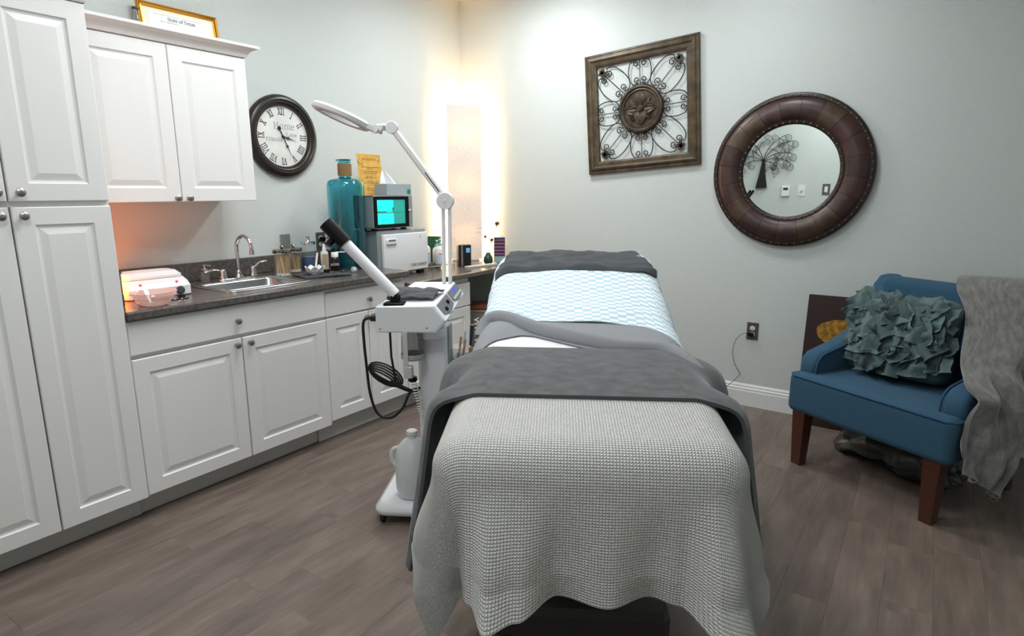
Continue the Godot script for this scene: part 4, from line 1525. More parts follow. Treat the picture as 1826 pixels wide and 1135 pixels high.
	# ring head, tipped up away from the joint
	var rb := Basis(Vector3(0, 0, 1), -0.37) * Basis(Vector3.RIGHT, -0.13)
	var rc: Vector3 = g.call(-1.005, 1.702, -0.49)
	st = S()
	lathe(st, [Vector2(0.080, -0.012), Vector2(0.118, -0.014), Vector2(0.126, -0.008), Vector2(0.128, 0.006), Vector2(0.120, 0.015), Vector2(0.090, 0.018), Vector2(0.078, 0.010), Vector2(0.080, -0.012)], 48, Transform3D(rb, rc))
	loft(st, [[rc + rb * Vector3(0.105, -0.010, -0.04), rc + rb * Vector3(0.105, 0.012, -0.04), rc + rb * Vector3(0.105, 0.012, 0.04), rc + rb * Vector3(0.105, -0.010, 0.04)], [rc + rb * Vector3(0.158, -0.009, -0.012), rc + rb * Vector3(0.158, 0.009, -0.012), rc + rb * Vector3(0.158, 0.009, 0.012), rc + rb * Vector3(0.158, -0.009, 0.012)]], true, true, -1)
	var ring := part(st, "ring_head", pale, m)
	st = S()
	lathe(st, [Vector2(0, -0.004), Vector2(0.05, -0.003), Vector2(0.079, 0.0), Vector2(0.05, 0.005), Vector2(0, 0.007)], 40, Transform3D(rb, rc))
	part(st, "lens", glass(rgb(220, 228, 228), 0.10), ring)
	st = S()
	lathe(st, [Vector2(0.086, -0.0135), Vector2(0.108, -0.0155)], 40, Transform3D(rb, rc))
	part(st, "tube_cover", mat(rgb(190, 186, 182), 0.5), ring)
	# charcoal cloth on the box
	st = S()
	var cn := noise(6.0, 131, 2)
	sheet(st, func(u, v):
		var z := lerpf(-0.245, -0.345, v)
		var x = lerpf(-0.775, -0.585, u) + 0.03 * v
		var y = lerpf(0.940, 1.0, (-0.19 - z) / 0.31) + 0.004 + 0.030 * pow(sin(PI * clampf(v, 0.02, 0.98)), 0.4) * (1.0 - 0.25 * u) + cn.get_noise_2d(x * 1.2, z * 4.0) * 0.011
		return k.call(x, y, z), 26, 18, 0.006)
	var o := part(st, "folded_cloth", relief(tri_map(cloth(rgb(84, 86, 90), 1.0, 0.4), 14.0, false), M.fine, 0.1))
	o.position = X * org; o.rotation.y = TURN
	tag(o, "small charcoal cloth folded on top of the white steamer", "cloth")
	# water jug on the cart's base
	var j := thing("water_jug", "translucent plastic gallon water jug standing on the cart base", "jug", X * Vector3(-0.70, 0.0885, -0.285), TURN)
	st = S()
	lathe(st, [Vector2(0, 0.0), Vector2(0.058, 0.0), Vector2(0.068, 0.006), Vector2(0.076, 0.04), Vector2(0.077, 0.15), Vector2(0.074, 0.19), Vector2(0.062, 0.225), Vector2(0.040, 0.25), Vector2(0.022, 0.262), Vector2(0.019, 0.275), Vector2(0.019, 0.285)], 32)
	var milk := mat(rgb(232, 235, 237, 0.72), 0.35)
	milk.transparency = BaseMaterial3D.TRANSPARENCY_ALPHA
	part(st, "body", milk, j)
	st = S()
	lathe(st, [Vector2(0, 0.004), Vector2(0.056, 0.004), Vector2(0.073, 0.04), Vector2(0.074, 0.11), Vector2(0, 0.11)], 28)
	part(st, "water", glass(rgb(190, 204, 206), 0.35), j)
	st = S()
	lathe(st, [Vector2(0.019, 0.278), Vector2(0.0235, 0.279), Vector2(0.0235, 0.294), Vector2(0.02, 0.297), Vector2(0, 0.297)], 20)
	part(st, "cap", mat(rgb(225, 226, 226), 0.45), j)
	st = S()
	tube(st, catmull([Vector3(-0.062, 0.215, 0.0), Vector3(-0.088, 0.2, 0.0), Vector3(-0.090, 0.155, 0.0), Vector3(-0.072, 0.13, 0.0)], 5), 0.010, 10)
	part(st, "handle", milk, j)
	# holder with glass electrodes on the far side of the column
	var h := thing("electrode_holder", "clear teal holder of glass electrodes and brushes on the steamer column", "tool holder", X * Vector3(-0.488, 0.62, -0.40), TURN)
	st = S()
	loft(st, [rrect(0.07, 0.10, 0.012, 0.0), rrect(0.08, 0.11, 0.012, 0.07)], true, false, 1)
	part(st, "tray", glass(rgb(92, 128, 132), 0.5, 0.06), h)
	st = S()
	box(st, Vector3(-0.0445, 0.05, 0.02), Vector3(0.006, 0.09, 0.05), 0.002)
	box(st, Vector3(-0.02, 0.105, 0.01), Vector3(0.05, 0.02, 0.09), 0.002)
	part(st, "bracket", glass(rgb(180, 190, 190), 0.35), h)
	for q in [[-0.02, 0.02, 0.008, 0.16, rgb(196, 150, 132)], [-0.005, 0.0, 0.006, 0.18, rgb(206, 206, 206)], [0.0, 0.03, 0.006, 0.15, rgb(176, 132, 116)]]:
		st = S()
		tube(st, [Vector3(q[0] - 0.012, 0.012, q[1] + 0.01), Vector3(q[0] + 0.006, q[3] * 0.6, q[1]), Vector3(q[0] + 0.014, q[3], q[1] - 0.005)], q[2] * 0.7, 8)
		part(st, "electrode", mat(q[4], 0.2, 0.3), h)
	st = S()
	tube(st, [Vector3(0.03, 0.115, -0.01), Vector3(0.034, 0.16, -0.012), Vector3(0.038, 0.205, -0.014)], [0.006, 0.010], 10)
	part(st, "brush_handle", mat(rgb(30, 36, 50), 0.4), h)
	st = S()
	tube(st, [Vector3(0.037, 0.075, -0.005), Vector3(0.036, 0.105, -0.008)], 0.014, 12)
	part(st, "cork", mat(rgb(140, 112, 56), 0.7), h)
	st = S()
	var cc := []
	for i in 120:
		var f := i / 119.0
		cc.append(Vector3(0.055 + 0.009 * cos(f * TAU * 11), 0.235 - 0.2 * f, -0.02 + 0.009 * sin(f * TAU * 11)))
	tube(st, cc, 0.0018, 5)
	part(st, "coiled_lead", mat(rgb(226, 226, 224), 0.4), h)

# ---------- on the counter, by the pantry and the sink ----------
func counter_left() -> void:
	var Y := 0.9165
	var white := mat(rgb(228, 226, 226), 0.3)
	# double wax warmer
	var t := thing("wax_warmer", "white double wax warmer with two red lights and two grey dials", "wax warmer", Vector3(0.305, Y, 2.685), PI / 2 - 0.06)
	var st := S()
	var loops := []
	for q in [[0.0, 0.27, 0.20, 0.0], [0.006, 0.285, 0.215, 0.0], [0.045, 0.285, 0.215, 0.0], [0.065, 0.275, 0.20, -0.008], [0.082, 0.262, 0.168, -0.022]]:
		loops.append(rrect(q[1], q[2], 0.03, q[0], Vector3(0, 0, q[3])))
	loft(st, loops, true, true, -1)
	part(st, "body", white, t)
	st = S()
	loft(st, [rrect(0.258, 0.160, 0.03, 0.084, Vector3(0, 0, -0.025)), rrect(0.256, 0.158, 0.03, 0.095, Vector3(0, 0, -0.025)), rrect(0.225, 0.125, 0.03, 0.112, Vector3(0, 0, -0.03)), rrect(0.10, 0.05, 0.02, 0.117, Vector3(0, 0, -0.03))], true, true, -1)
	part(st, "lid", white, t)
	for s in [-1, 1]:
		st = S()
		lathe(st, [Vector2(0.0062, 0), Vector2(0.006, 0.003), Vector2(0.003, 0.005), Vector2(0, 0.0055)], 14, Transform3D(Basis(Vector3.RIGHT, 1.0), Vector3(s * 0.078, 0.064, 0.092)))
		part(st, "indicator_light", glow(rgb(255, 40, 60), 2.0), t)
		st = S()
		var F := Transform3D(Basis(Vector3.RIGHT, PI / 2), Vector3(s * 0.084, 0.026, 0.1075))
		lathe(st, [Vector2(0.0195, 0), Vector2(0.0185, 0.006), Vector2(0.015, 0.007), Vector2(0.0145, 0.011), Vector2(0, 0.012)], 22, F)
		box(st, Vector3(s * 0.084, 0.026, 0.119), Vector3(0.006, 0.03, 0.010), 0.002, Basis(Vector3(0, 0, 1), -0.4 * s))
		part(st, "dial", mat(rgb(72, 74, 82), 0.4), t)
	# ribbed glass bowl
	t = thing("ribbed_glass_bowl", "shallow ribbed clear glass bowl at the counter edge by the pantry", "bowl", Vector3(0.57, Y, 2.80))
	st = S()
	var prof := [Vector2(0, 0.003), Vector2(0.045, 0.0)]
	for i in 15:
		var f := i / 14.0
		prof.append(Vector2(lerpf(0.048, 0.092, pow(f, 0.85)) + 0.0038 * sin(f * 12 * PI), 0.002 + 0.056 * f))
	prof.append(Vector2(0.088, 0.0585))
	for i in 8: prof.append(Vector2(lerpf(0.086, 0.044, i / 7.0), lerpf(0.055, 0.006, i / 7.0)))
	prof.append(Vector2(0, 0.006))
	lathe(st, prof, 48)
	part(st, "bowl", glass(rgb(236, 206, 196), 0.42, 0.04), t)
	# tall cup behind the pantry's edge
	t = thing("metal_canister", "tall steel canister with a blue rim beside the pantry cabinet", "canister", Vector3(0.49, Y, 2.912))
	st = S()
	lathe(st, [Vector2(0, 0), Vector2(0.026, 0), Vector2(0.028, 0.003), Vector2(0.028, 0.14)], 24)
	part(st, "body", mat(rgb(92, 94, 90), 0.35, 0.7), t)
	st = S()
	lathe(st, [Vector2(0.028, 0.138), Vector2(0.032, 0.14), Vector2(0.032, 0.147), Vector2(0.027, 0.148), Vector2(0.026, 0.13), Vector2(0.024, 0.02), Vector2(0, 0.02)], 24)
	part(st, "rim", mat(rgb(38, 70, 112), 0.4), t)
	st = S()
	lathe(st, [Vector2(0.0282, 0.004), Vector2(0.0292, 0.006), Vector2(0.0292, 0.048), Vector2(0.0282, 0.05)], 24)
	part(st, "label_band", mat(rgb(40, 34, 96), 0.5), t)
	# flat polished lid lying on the counter
	t = thing("steel_lid", "flat polished steel lid lying before the wax warmer", "lid", Vector3(0.472, Y, 2.662))
	st = S()
	lathe(st, [Vector2(0, 0.0), Vector2(0.052, 0.0), Vector2(0.056, 0.003), Vector2(0.055, 0.005), Vector2(0.050, 0.004), Vector2(0, 0.0045)], 36)
	part(st, "disc", mat(rgb(120, 112, 106), 0.12, 1.0), t)
	# salt lamp, mostly hidden by the pantry
	t = thing("salt_lamp", "orange glowing salt lamp tucked between the pantry and the wax warmer", "lamp", Vector3(0.36, Y, 2.895))
	st = S()
	lathe(st, [Vector2(0, 0), Vector2(0.038, 0), Vector2(0.04, 0.004), Vector2(0.038, 0.018), Vector2(0, 0.018)], 24)
	part(st, "base", mat(rgb(70, 44, 28), 0.5), t)
	st = S()
	var sn := noise(18.0, 141, 2)
	var salt := []
	for i in 12:
		var f := i / 11.0
		var L := []
		for k in 18:
			var a := TAU * k / 18
			var r := 0.040 * sqrt(maxf(0.02, 1.0 - pow(f, 2.4))) * (0.85 + 0.3 * sn.get_noise_3d(cos(a), f * 2, sin(a)))
			L.append(Vector3(cos(a) * r, 0.018 + f * 0.11, sin(a) * r))
		salt.append(L)
	loft(st, salt, true, true, 1)
	part(st, "salt_crystal_lamp", glow(rgb(255, 132, 48), 2.2), t)
	lamp(t, Vector3(0, 0.075, 0), rgb(255, 128, 50), 0.09, 0.03)
	# small shaker left of the faucet
	t = thing("soap_dispenser", "small clear dispenser with chrome pump left of the faucet", "soap dispenser", Vector3(0.10, Y, 2.31))
	st = S()
	lathe(st, [Vector2(0, 0), Vector2(0.02, 0), Vector2(0.022, 0.003), Vector2(0.022, 0.05), Vector2(0.016, 0.058)], 22)
	part(st, "bottle", glass(rgb(170, 172, 172), 0.3), t)
	st = S()
	lathe(st, [Vector2(0.018, 0.056), Vector2(0.019, 0.066), Vector2(0.012, 0.07), Vector2(0.005, 0.072), Vector2(0.005, 0.085), Vector2(0.010, 0.086), Vector2(0.010, 0.092), Vector2(0, 0.093)], 18)
	tube(st, [Vector3(0, 0.089, 0), Vector3(0.02, 0.09, -0.01), Vector3(0.035, 0.086, -0.018)], 0.004, 8)
	part(st, "pump", M.chrome, t)
	# two glass jars of bamboo swabs
	for q in [[0.262, 1.945, 0.046, 0.135, "front glass jar of bamboo cotton swabs nearest the faucet"], [0.165, 1.80, 0.046, 0.128, "rear glass jar of bamboo cotton swabs under the blank wall plate"]]:
		swab_jar(Vector3(q[0], Y, q[1]), q[2], q[3], q[4])

func swab_jar(at: Vector3, r: float, h: float, label: String) -> void:
	var t := thing("swab_jar", label, "jar", at, 0, "jars of cotton swabs")
	var st := S()
	lathe(st, [Vector2(0, 0.0), Vector2(r - 0.003, 0.0), Vector2(r, 0.004), Vector2(r, h - 0.008), Vector2(r + 0.003, h)], 32)
	part(st, "jar", glass(rgb(220, 226, 224), 0.06), t)
	st = S()
	lathe(st, [Vector2(r + 0.004, h), Vector2(r + 0.005, h + 0.004), Vector2(r + 0.005, h + 0.018), Vector2(r, h + 0.021), Vector2(0.012, h + 0.022), Vector2(0.006, h + 0.026), Vector2(0.011, h + 0.034), Vector2(0.008, h + 0.041), Vector2(0, h + 0.043)], 32)
	part(st, "lid", mat(rgb(150, 142, 130), 0.12, 1.0), t)
	var bamboo := [mat(rgb(196, 164, 112), 0.6), mat(rgb(178, 144, 94), 0.6), mat(rgb(208, 180, 130), 0.6)]
	st = S()
	tube(st, [Vector3(0, 0.0, 0), Vector3(0, h - 0.018, 0)], 0.0022, 5)
	st.generate_normals()
	var stick := oriented(st)
	st = S()
	lathe(st, [Vector2(0, 0), Vector2(0.0034, 0.002), Vector2(0.0038, 0.009), Vector2(0.002, 0.015), Vector2(0, 0.0155)], 6)
	st.generate_normals()
	var bud := oriented(st)
	var cotton := mat(rgb(232, 230, 226), 0.95)
	var n := 44
	for i in n:
		var a := i * 2.39996
		var rr: float = (r - 0.008) * sqrt((i + 0.5) / n)
		var o := put(stick, "swab", bamboo[i % 3], t)
		var twist := a + 0.55
		var p0 := Vector3(cos(a) * rr, 0.006, sin(a) * rr)
		var p1 := Vector3(cos(twist) * rr, h - 0.012, sin(twist) * rr)
		var d := (p1 - p0).normalized()
		var F := frame_at(d, Vector3.RIGHT)
		o.transform = Transform3D(Basis(F.x, d, F.x.cross(d)), p0)
		put(bud, "cotton_tip", cotton, o)

# ---------- on the counter, right of the sink ----------
func counter_right() -> void:
	var Y := 0.9165
	# disinfectant jar
	var t := thing("disinfectant_jar", "tall glass jar of blue disinfectant with chrome lid", "jar", Vector3(0.15, Y, 1.68))
	var st := S()
	lathe(st, [Vector2(0, 0), Vector2(0.038, 0), Vector2(0.040, 0.004), Vector2(0.040, 0.165)], 28)
	part(st, "jar", glass(rgb(190, 205, 215), 0.12), t)
	st = S()
	lathe(st, [Vector2(0, 0.004), Vector2(0.038, 0.004), Vector2(0.038, 0.085), Vector2(0, 0.085)], 28)
	part(st, "liquid", glass(rgb(20, 62, 128), 0.75), t)
	st = S()
	lathe(st, [Vector2(0.043, 0.16), Vector2(0.044, 0.166), Vector2(0.04, 0.178), Vector2(0.012, 0.184), Vector2(0.008, 0.196), Vector2(0.012, 0.206), Vector2(0, 0.21)], 28)
	part(st, "lid", M.chrome, t)
	# pump spray bottle
	t = thing("spray_bottle", "white plastic bottle with beige label and pointed spray top", "bottle", Vector3(0.222, Y, 1.622), PI / 2 - 0.5)
	st = S()
	loft(st, [rrect(0.044, 0.03, 0.012, 0.0), rrect(0.046, 0.032, 0.012, 0.004), rrect(0.046, 0.032, 0.012, 0.108), rrect(0.036, 0.026, 0.012, 0.116), rrect(0.02, 0.02, 0.009, 0.118)], true, true, 1)
	part(st, "body", mat(rgb(222, 220, 212), 0.4), t)
	st = S()
	box(st, Vector3(0, 0.058, 0.0165), Vector3(0.034, 0.082, 0.001), 0)
	part(st, "paper_label", mat(rgb(178, 160, 128), 0.7), t)
	st = S()
	lathe(st, [Vector2(0.012, 0.116), Vector2(0.012, 0.135), Vector2(0.009, 0.14), Vector2(0.007, 0.16), Vector2(0, 0.162)], 18)
	part(st, "spray_top", mat(rgb(236, 236, 234), 0.35), t)
	# alcohol bottle
	t = thing("alcohol_bottle", "small dark bottle marked alcohol with white flip cap", "bottle", Vector3(0.318, Y, 1.622), PI / 2 - 0.72)
	st = S()
	lathe(st, [Vector2(0, 0), Vector2(0.027, 0), Vector2(0.029, 0.004), Vector2(0.029, 0.072), Vector2(0.025, 0.084), Vector2(0.019, 0.090), Vector2(0, 0.090)], 26)
	part(st, "body", mat(rgb(30, 18, 20), 0.18), t)
	st = S()
	lathe(st, [Vector2(0.0, 0.088), Vector2(0.021, 0.088), Vector2(0.0215, 0.112), Vector2(0.019, 0.115), Vector2(0, 0.115)], 24)
	box(st, Vector3(0.035, 0.116, 0), Vector3(0.055, 0.005, 0.014), 0.002)
	part(st, "cap", mat(rgb(238, 238, 236), 0.4), t)
	words("ALCOHOL", 0.0155, Transform3D(Basis.IDENTITY.scaled_local(Vector3(0.74, 1.2, 1)), Vector3(0, 0.045, 0.0292)), mat(rgb(238, 238, 238), 0.5), t)
	# big teal bottle vase
	t = thing("teal_glass_vase", "large teal glass bottle vase with rope-wrapped neck on the counter", "vase", Vector3(0.262, Y, 1.462))
	st = S()
	lathe(st, [Vector2(0, 0.004), Vector2(0.09, 0.0), Vector2(0.104, 0.006), Vector2(0.110, 0.03), Vector2(0.112, 0.30), Vector2(0.113, 0.50), Vector2(0.110, 0.525), Vector2(0.098, 0.541), Vector2(0.06, 0.552), Vector2(0.040, 0.558), Vector2(0.036, 0.566), Vector2(0.036, 0.645), Vector2(0.040, 0.652), Vector2(0.050, 0.656), Vector2(0.050, 0.664), Vector2(0.045, 0.666), Vector2(0.036, 0.652), Vector2(0.033, 0.645), Vector2(0.033, 0.566), Vector2(0.037, 0.555), Vector2(0.06, 0.548), Vector2(0.096, 0.537), Vector2(0.106, 0.523), Vector2(0.109, 0.50), Vector2(0.108, 0.30), Vector2(0.106, 0.03), Vector2(0.100, 0.011), Vector2(0, 0.009)], 64)
	var teal := mat(rgb(124, 212, 226, 0.0), 0.02)
	teal.refraction_enabled = true
	teal.refraction_scale = 0.05
	part(st, "body", teal, t)
	st = S()
	for i in 13:
		var L := []
		for k in 24: L.append(Vector3(cos(TAU * k / 24) * 0.0395, 0.572 + i * 0.0055, sin(TAU * k / 24) * 0.0395))
		tube(st, L, 0.0032, 6, true)
	part(st, "rope_wrap", mat(rgb(150, 118, 82), 0.9), t)
	# white lotus dish with a stick, on a dark folded cloth
	st = S()
	var cn := noise(9.0, 151, 2)
	sheet(st, func(u, v):
		var p := Vector3(lerpf(-0.085, 0.10, v), 0.008, lerpf(0.13, -0.13, u))
		p.x += 0.03 * (u - 0.5)
		p.y += cn.get_noise_2d(p.x, p.z) * 0.004 + 0.004 * sin(PI * u)
		return p, 20, 14, 0.006)
	var o := part(st, "counter_cloth", relief(tri_map(cloth(rgb(66, 66, 70), 1.0, 0.3), 14.0, false), M.fine, 0.1))
	o.position = Vector3(0.405, Y, 1.795)
	o.rotation.y = -0.25
	tag(o, "dark grey cloth spread flat under the lotus dish", "cloth")
	t = thing("lotus_dish", "white porcelain lotus-shaped dish on the dark cloth", "dish", Vector3(0.40, Y + 0.013, 1.835))
	var glaze := mat(rgb(228, 230, 234), 0.15)
	st = S()
	lathe(st, [Vector2(0, 0), Vector2(0.026, 0), Vector2(0.028, 0.004), Vector2(0.02, 0.009), Vector2(0, 0.009)], 24)
	part(st, "foot", glaze, t)
	for k in 7:
		st = S()
		var B := Basis(Vector3.UP, TAU * k / 7)
		sheet(st, func(u, v):
			var w := 0.030 * pow(sin(PI * clampf(0.12 + v * 0.86, 0, 1)), 0.8)
			var x = (u - 0.5) * 2.0 * w
			var r = 0.018 + 0.036 * v - 0.25 * absf(x) * absf(x) * 20.0 * 0.2
			return B * Vector3(x, 0.006 + 0.042 * pow(v, 1.5), r), 8, 8, 0.002)
		part(st, "petal", glaze, t)
	t = thing("wooden_spatula", "white wooden spatula stick standing in the lotus dish", "spatula", Vector3(0.40, Y + 0.022, 1.835))
	st = S()
	box(st, Vector3(0.0, 0.055, -0.012), Vector3(0.012, 0.115, 0.002), 0.0008, Basis(Vector3.RIGHT, -0.2) * Basis(Vector3.UP, 0.6))
	part(st, "stick", mat(rgb(226, 222, 212), 0.6), t)
	# small dark bowl, brush and crystal stopper beside the cloth
	t = thing("green_glass_dish", "tiny dark green glass dish beside the lotus dish", "dish", Vector3(0.405, Y + 0.012, 1.755))
	st = S()
	lathe(st, [Vector2(0, 0), Vector2(0.012, 0), Vector2(0.02, 0.012), Vector2(0.021, 0.02), Vector2(0.017, 0.02), Vector2(0.01, 0.006), Vector2(0, 0.005)], 20)
	part(st, "dish", mat(rgb(38, 46, 30), 0.12), t)
	t = thing("fan_brush", "dark-handled mask brush lying on the counter before the alcohol bottle", "brush", Vector3(0.395, Y + 0.007, 1.665), 0.35)
	st = S()
	tube(st, [Vector3(0, 0, 0.085), Vector3(0, 0.001, 0.02), Vector3(0, 0, -0.04)], [0.006, 0.0045], 10)
	part(st, "handle", mat(rgb(48, 36, 26), 0.4), t)
	st = S()
	tube(st, [Vector3(0, 0, -0.038), Vector3(0, 0, -0.06)], 0.006, 10)
	part(st, "ferrule", M.steel, t)
	st = S()
	tube(st, [Vector3(0, 0, -0.058), Vector3(0, 0.001, -0.085)], [0.0055, 0.009], 10, false, 0.5)
	part(st, "bristles", mat(rgb(30, 26, 24), 0.9), t)
	t = thing("crystal_stopper", "faceted clear crystal stopper lying on the counter edge", "stopper", Vector3(0.44, Y, 1.585))
	st = S()
	lathe(st, [Vector2(0, 0), Vector2(0.012, 0.002), Vector2(0.022, 0.014), Vector2(0.016, 0.028), Vector2(0.006, 0.034), Vector2(0, 0.034)], 7)
	part(st, "stopper", glass(rgb(225, 230, 232), 0.3, 0.02), t)

# ---------- on the lower desk top ----------
func desk_items() -> void:
	var Y := 0.8355
	var grey := mat(rgb(150, 155, 155), 0.45, 0.2)
	# hot towel cabinet
	var t := thing("towel_warmer", "white-fronted hot towel cabinet standing on the desk top", "towel warmer", Vector3(0.0, Y, 1.095), PI / 2)
	var st := S()
	box(st, Vector3(0, 0.165, 0.255), Vector3(0.45, 0.285, 0.23), 0.006)
	part(st, "body", grey, t)
	st = S()
	for sx in [-0.18, 0.18]:
		for sz in [0.17, 0.35]: box(st, Vector3(sx, 0.0115, sz), Vector3(0.05, 0.023, 0.03), 0.002)
	part(st, "feet", M.black, t)
	st = S()
	soft(st, Vector3(0.016, 0.157, 0.380), Vector3(0.416, 0.252, 0.024), 0.006, Basis.IDENTITY, 2, 1)
	var door := part(st, "door", M.plastic, t)
	st = S()
	soft(st, Vector3(-0.128, 0.235, 0.396), Vector3(0.09, 0.036, 0.016), 0.015, Basis.IDENTITY, 3, 1)
	part(st, "handle", M.plastic, door)
	st = S()
	soft(st, Vector3(-0.128, 0.244, 0.402), Vector3(0.066, 0.014, 0.006), 0.006, Basis.IDENTITY, 2, 1)
	part(st, "handle_recess", mat(rgb(120, 116, 112), 0.5), door)
	words("TOWEL WARMER", 0.028, Transform3D(Basis.IDENTITY.scaled_local(Vector3(0.75, 1, 1)), Vector3(0.125, 0.065, 0.3925)), mat(rgb(52, 52, 54), 0.6), door)
	words("F", 0.026, Transform3D(Basis.IDENTITY, Vector3(0.15, 0.252, 0.3925)), mat(rgb(60, 60, 62), 0.6), door)
	st = S()
	box(st, Vector3(0.105, 0.296, 0.371), Vector3(0.007, 0.006, 0.002), 0)
	part(st, "indicator_light", glow(rgb(255, 40, 90), 2.0), t)
	# sterilizer cabinet with lit window
	t = thing("uv_sterilizer", "grey ultraviolet sterilizer with glowing turquoise window on top of the towel warmer", "sterilizer", Vector3(0.0, Y + 0.3085, 1.172), PI / 2)
	st = S()
	box(st, Vector3(0, 0.117, 0.20), Vector3(0.352, 0.208, 0.012), 0.002)   # rear wall
	box(st, Vector3(0, 0.217, 0.285), Vector3(0.352, 0.008, 0.18), 0.002)
	box(st, Vector3(0, 0.017, 0.285), Vector3(0.352, 0.008, 0.18), 0.002)
	for s in [-1, 1]: box(st, Vector3(s * 0.172, 0.117, 0.285), Vector3(0.008, 0.208, 0.18), 0.002)
	box(st, Vector3(0.154, 0.117, 0.374), Vector3(0.036, 0.202, 0.006), 0.001)
	part(st, "body", grey, t)
	st = S()
	for s in [-1, 1]: box(st, Vector3(s * 0.13, 0.0065, 0.33), Vector3(0.03, 0.013, 0.03), 0.002)
	for s in [-1, 1]: box(st, Vector3(s * 0.13, 0.0065, 0.23), Vector3(0.03, 0.013, 0.03), 0.002)
	part(st, "feet", M.black, t)
	st = S()
	for s in [-1, 1]:
		box(st, Vector3(-0.019 + s * 0.141, 0.117, 0.376), Vector3(0.028, 0.196, 0.012), 0.002)
		box(st, Vector3(-0.019, 0.117 + s * 0.088, 0.376), Vector3(0.255, 0.022, 0.012), 0.002)
	var fr := part(st, "door_frame", M.black, t)
	st = S()
	box(st, Vector3(-0.019, 0.117, 0.374), Vector3(0.258, 0.158, 0.003), 0)
	part(st, "window_glass", glass(rgb(0, 200, 190), 0.16), fr)
	st = S()
	box(st, Vector3(0.137, 0.125, 0.386), Vector3(0.016, 0.012, 0.014), 0.004)
	part(st, "door_knob", M.plastic, fr)
	st = S()
	box(st, Vector3(0, 0.117, 0.2085), Vector3(0.33, 0.19, 0.002), 0)
	part(st, "lit_back_light", glow(rgb(0, 226, 210), 1.7), t)
	lamp(t, Vector3(-0.02, 0.19, 0.27), rgb(20, 235, 215), 0.012, 0.02)
	st = S()
	for i in 3: box(st, Vector3(-0.01, 0.108, 0.24 + i * 0.045), Vector3(0.33, 0.003, 0.004), 0)
	part(st, "wire_shelf", M.steel, t)
	st = S()
	box(st, Vector3(0.062, 0.120, 0.31), Vector3(0.010, 0.022, 0.01), 0.003)
	box(st, Vector3(0.060, 0.135, 0.31), Vector3(0.016, 0.016, 0.012), 0.004)
	box(st, Vector3(-0.06, 0.116, 0.31), Vector3(0.11, 0.008, 0.02), 0.003)
	box(st, Vector3(-0.03, 0.030, 0.30), Vector3(0.016, 0.016, 0.016), 0.005)
	part(st, "tools", mat(rgb(52, 120, 40), 0.4), t)
	# tissue box with a tissue
	t = thing("tissue_box", "grey patterned tissue box with a raised tissue on the sterilizer", "tissue box", Vector3(0.275, Y + 0.53, 1.07), PI / 2)
	st = S()
	box(st, Vector3(0, 0.037, 0), Vector3(0.225, 0.073, 0.115), 0.0015)
	part(st, "box", tri_map(mat(Color.WHITE, 0.7, 0.0, {"albedo_texture": noise_tex(0.2, 128, 161, rgb(70, 84, 88), rgb(240, 248, 248), 2)}), 9.0, false), t)
	st = S()
	lathe(st, [Vector2(0, 0.001), Vector2(0.017, 0.001), Vector2(0.017, 0)], 24, Transform3D(Basis(Vector3.RIGHT, PI / 2), Vector3(0.088, 0.024, 0.0578)))
	part(st, "badge", mat(rgb(22, 132, 112), 0.5), t)
	st = S()
	sheet(st, func(u, v):
		var w := lerpf(0.07, 0.012, pow(v, 1.3))
		return Vector3(-0.045 + (u - 0.5) * w * 2.0 + 0.0 - v * 0.03, 0.070 + v * 0.085 + 0.006 * sin(u * 12.0) * (1 - v), 0.02 * sin(u * 9.0) * (1.0 - v * 0.7) - 0.01 * v), 18, 10, 0.0012)
	part(st, "tissue", cloth(rgb(240, 240, 240), 0.9, 0.2), t)
	# kraft price list propped up behind
	t = thing("price_list", "golden kraft paper menu with printed text behind the teal vase", "menu", Vector3(0.185, Y + 0.5305, 1.168), PI / 2)
	var lean := Basis(Vector3.RIGHT, -0.10)
	st = S()
	box(st, lean * Vector3(0, 0.133, 0), Vector3(0.205, 0.266, 0.0015), 0, lean)
	var page := part(st, "page", tri_map(mat(Color.WHITE, 0.8, 0.0, {"albedo_texture": noise_tex(0.03, 128, 163, rgb(196, 150, 66), rgb(226, 182, 92))}), 4.0, false), t)
	st = S()
	for q in [[-0.094, 0.215, -0.075, 0.258], [-0.098, 0.222, -0.088, 0.185], [-0.094, 0.212, -0.055, 0.186], [0.094, 0.258, 0.080, 0.222], [0.096, 0.232, 0.066, 0.190], [0.062, 0.258, 0.092, 0.25], [-0.078, 0.182, 0.088, 0.182]]:
		var a := lean * Vector3(q[0], q[1], 0.0014)
		var b := lean * Vector3(q[2], q[3], 0.0014)
		tube(st, [a, b], 0.0011, 4)
	part(st, "printed_border", mat(rgb(104, 78, 28), 0.7), page)
	var brown := mat(rgb(92, 70, 34), 0.8)
	# lines of print too small to read
	marks(page, lean, [[0.232, 0.0, 0.11, 0.014]], mat(rgb(168, 124, 50), 0.8), 0.0010)
	marks(page, lean, [[0.172, 0.0, 0.05, 0.004], [0.155, 0.01, 0.13, 0.004], [0.143, 0.0, 0.12, 0.004], [0.122, -0.01, 0.05, 0.004], [0.112, 0.0, 0.09, 0.004], [0.092, -0.01, 0.05, 0.004], [0.081, 0.0, 0.12, 0.004], [0.045, 0.02, 0.13, 0.003], [0.033, -0.01, 0.06, 0.003]], brown, 0.0010)
	st = S()
	box(st, Vector3(0, 0.002, -0.004), Vector3(0.09, 0.004, 0.05), 0.001)
	box(st, Vector3(0, 0.05, -0.012), Vector3(0.06, 0.1, 0.003), 0.001, lean)
	part(st, "stand", glass(rgb(230, 230, 230), 0.2), t)
	# rack with pump bottles
	t = thing("wire_rack", "low chrome wire rack under the pump bottles on the desk", "rack", Vector3(0.27, Y, 0.69))
	st = S()
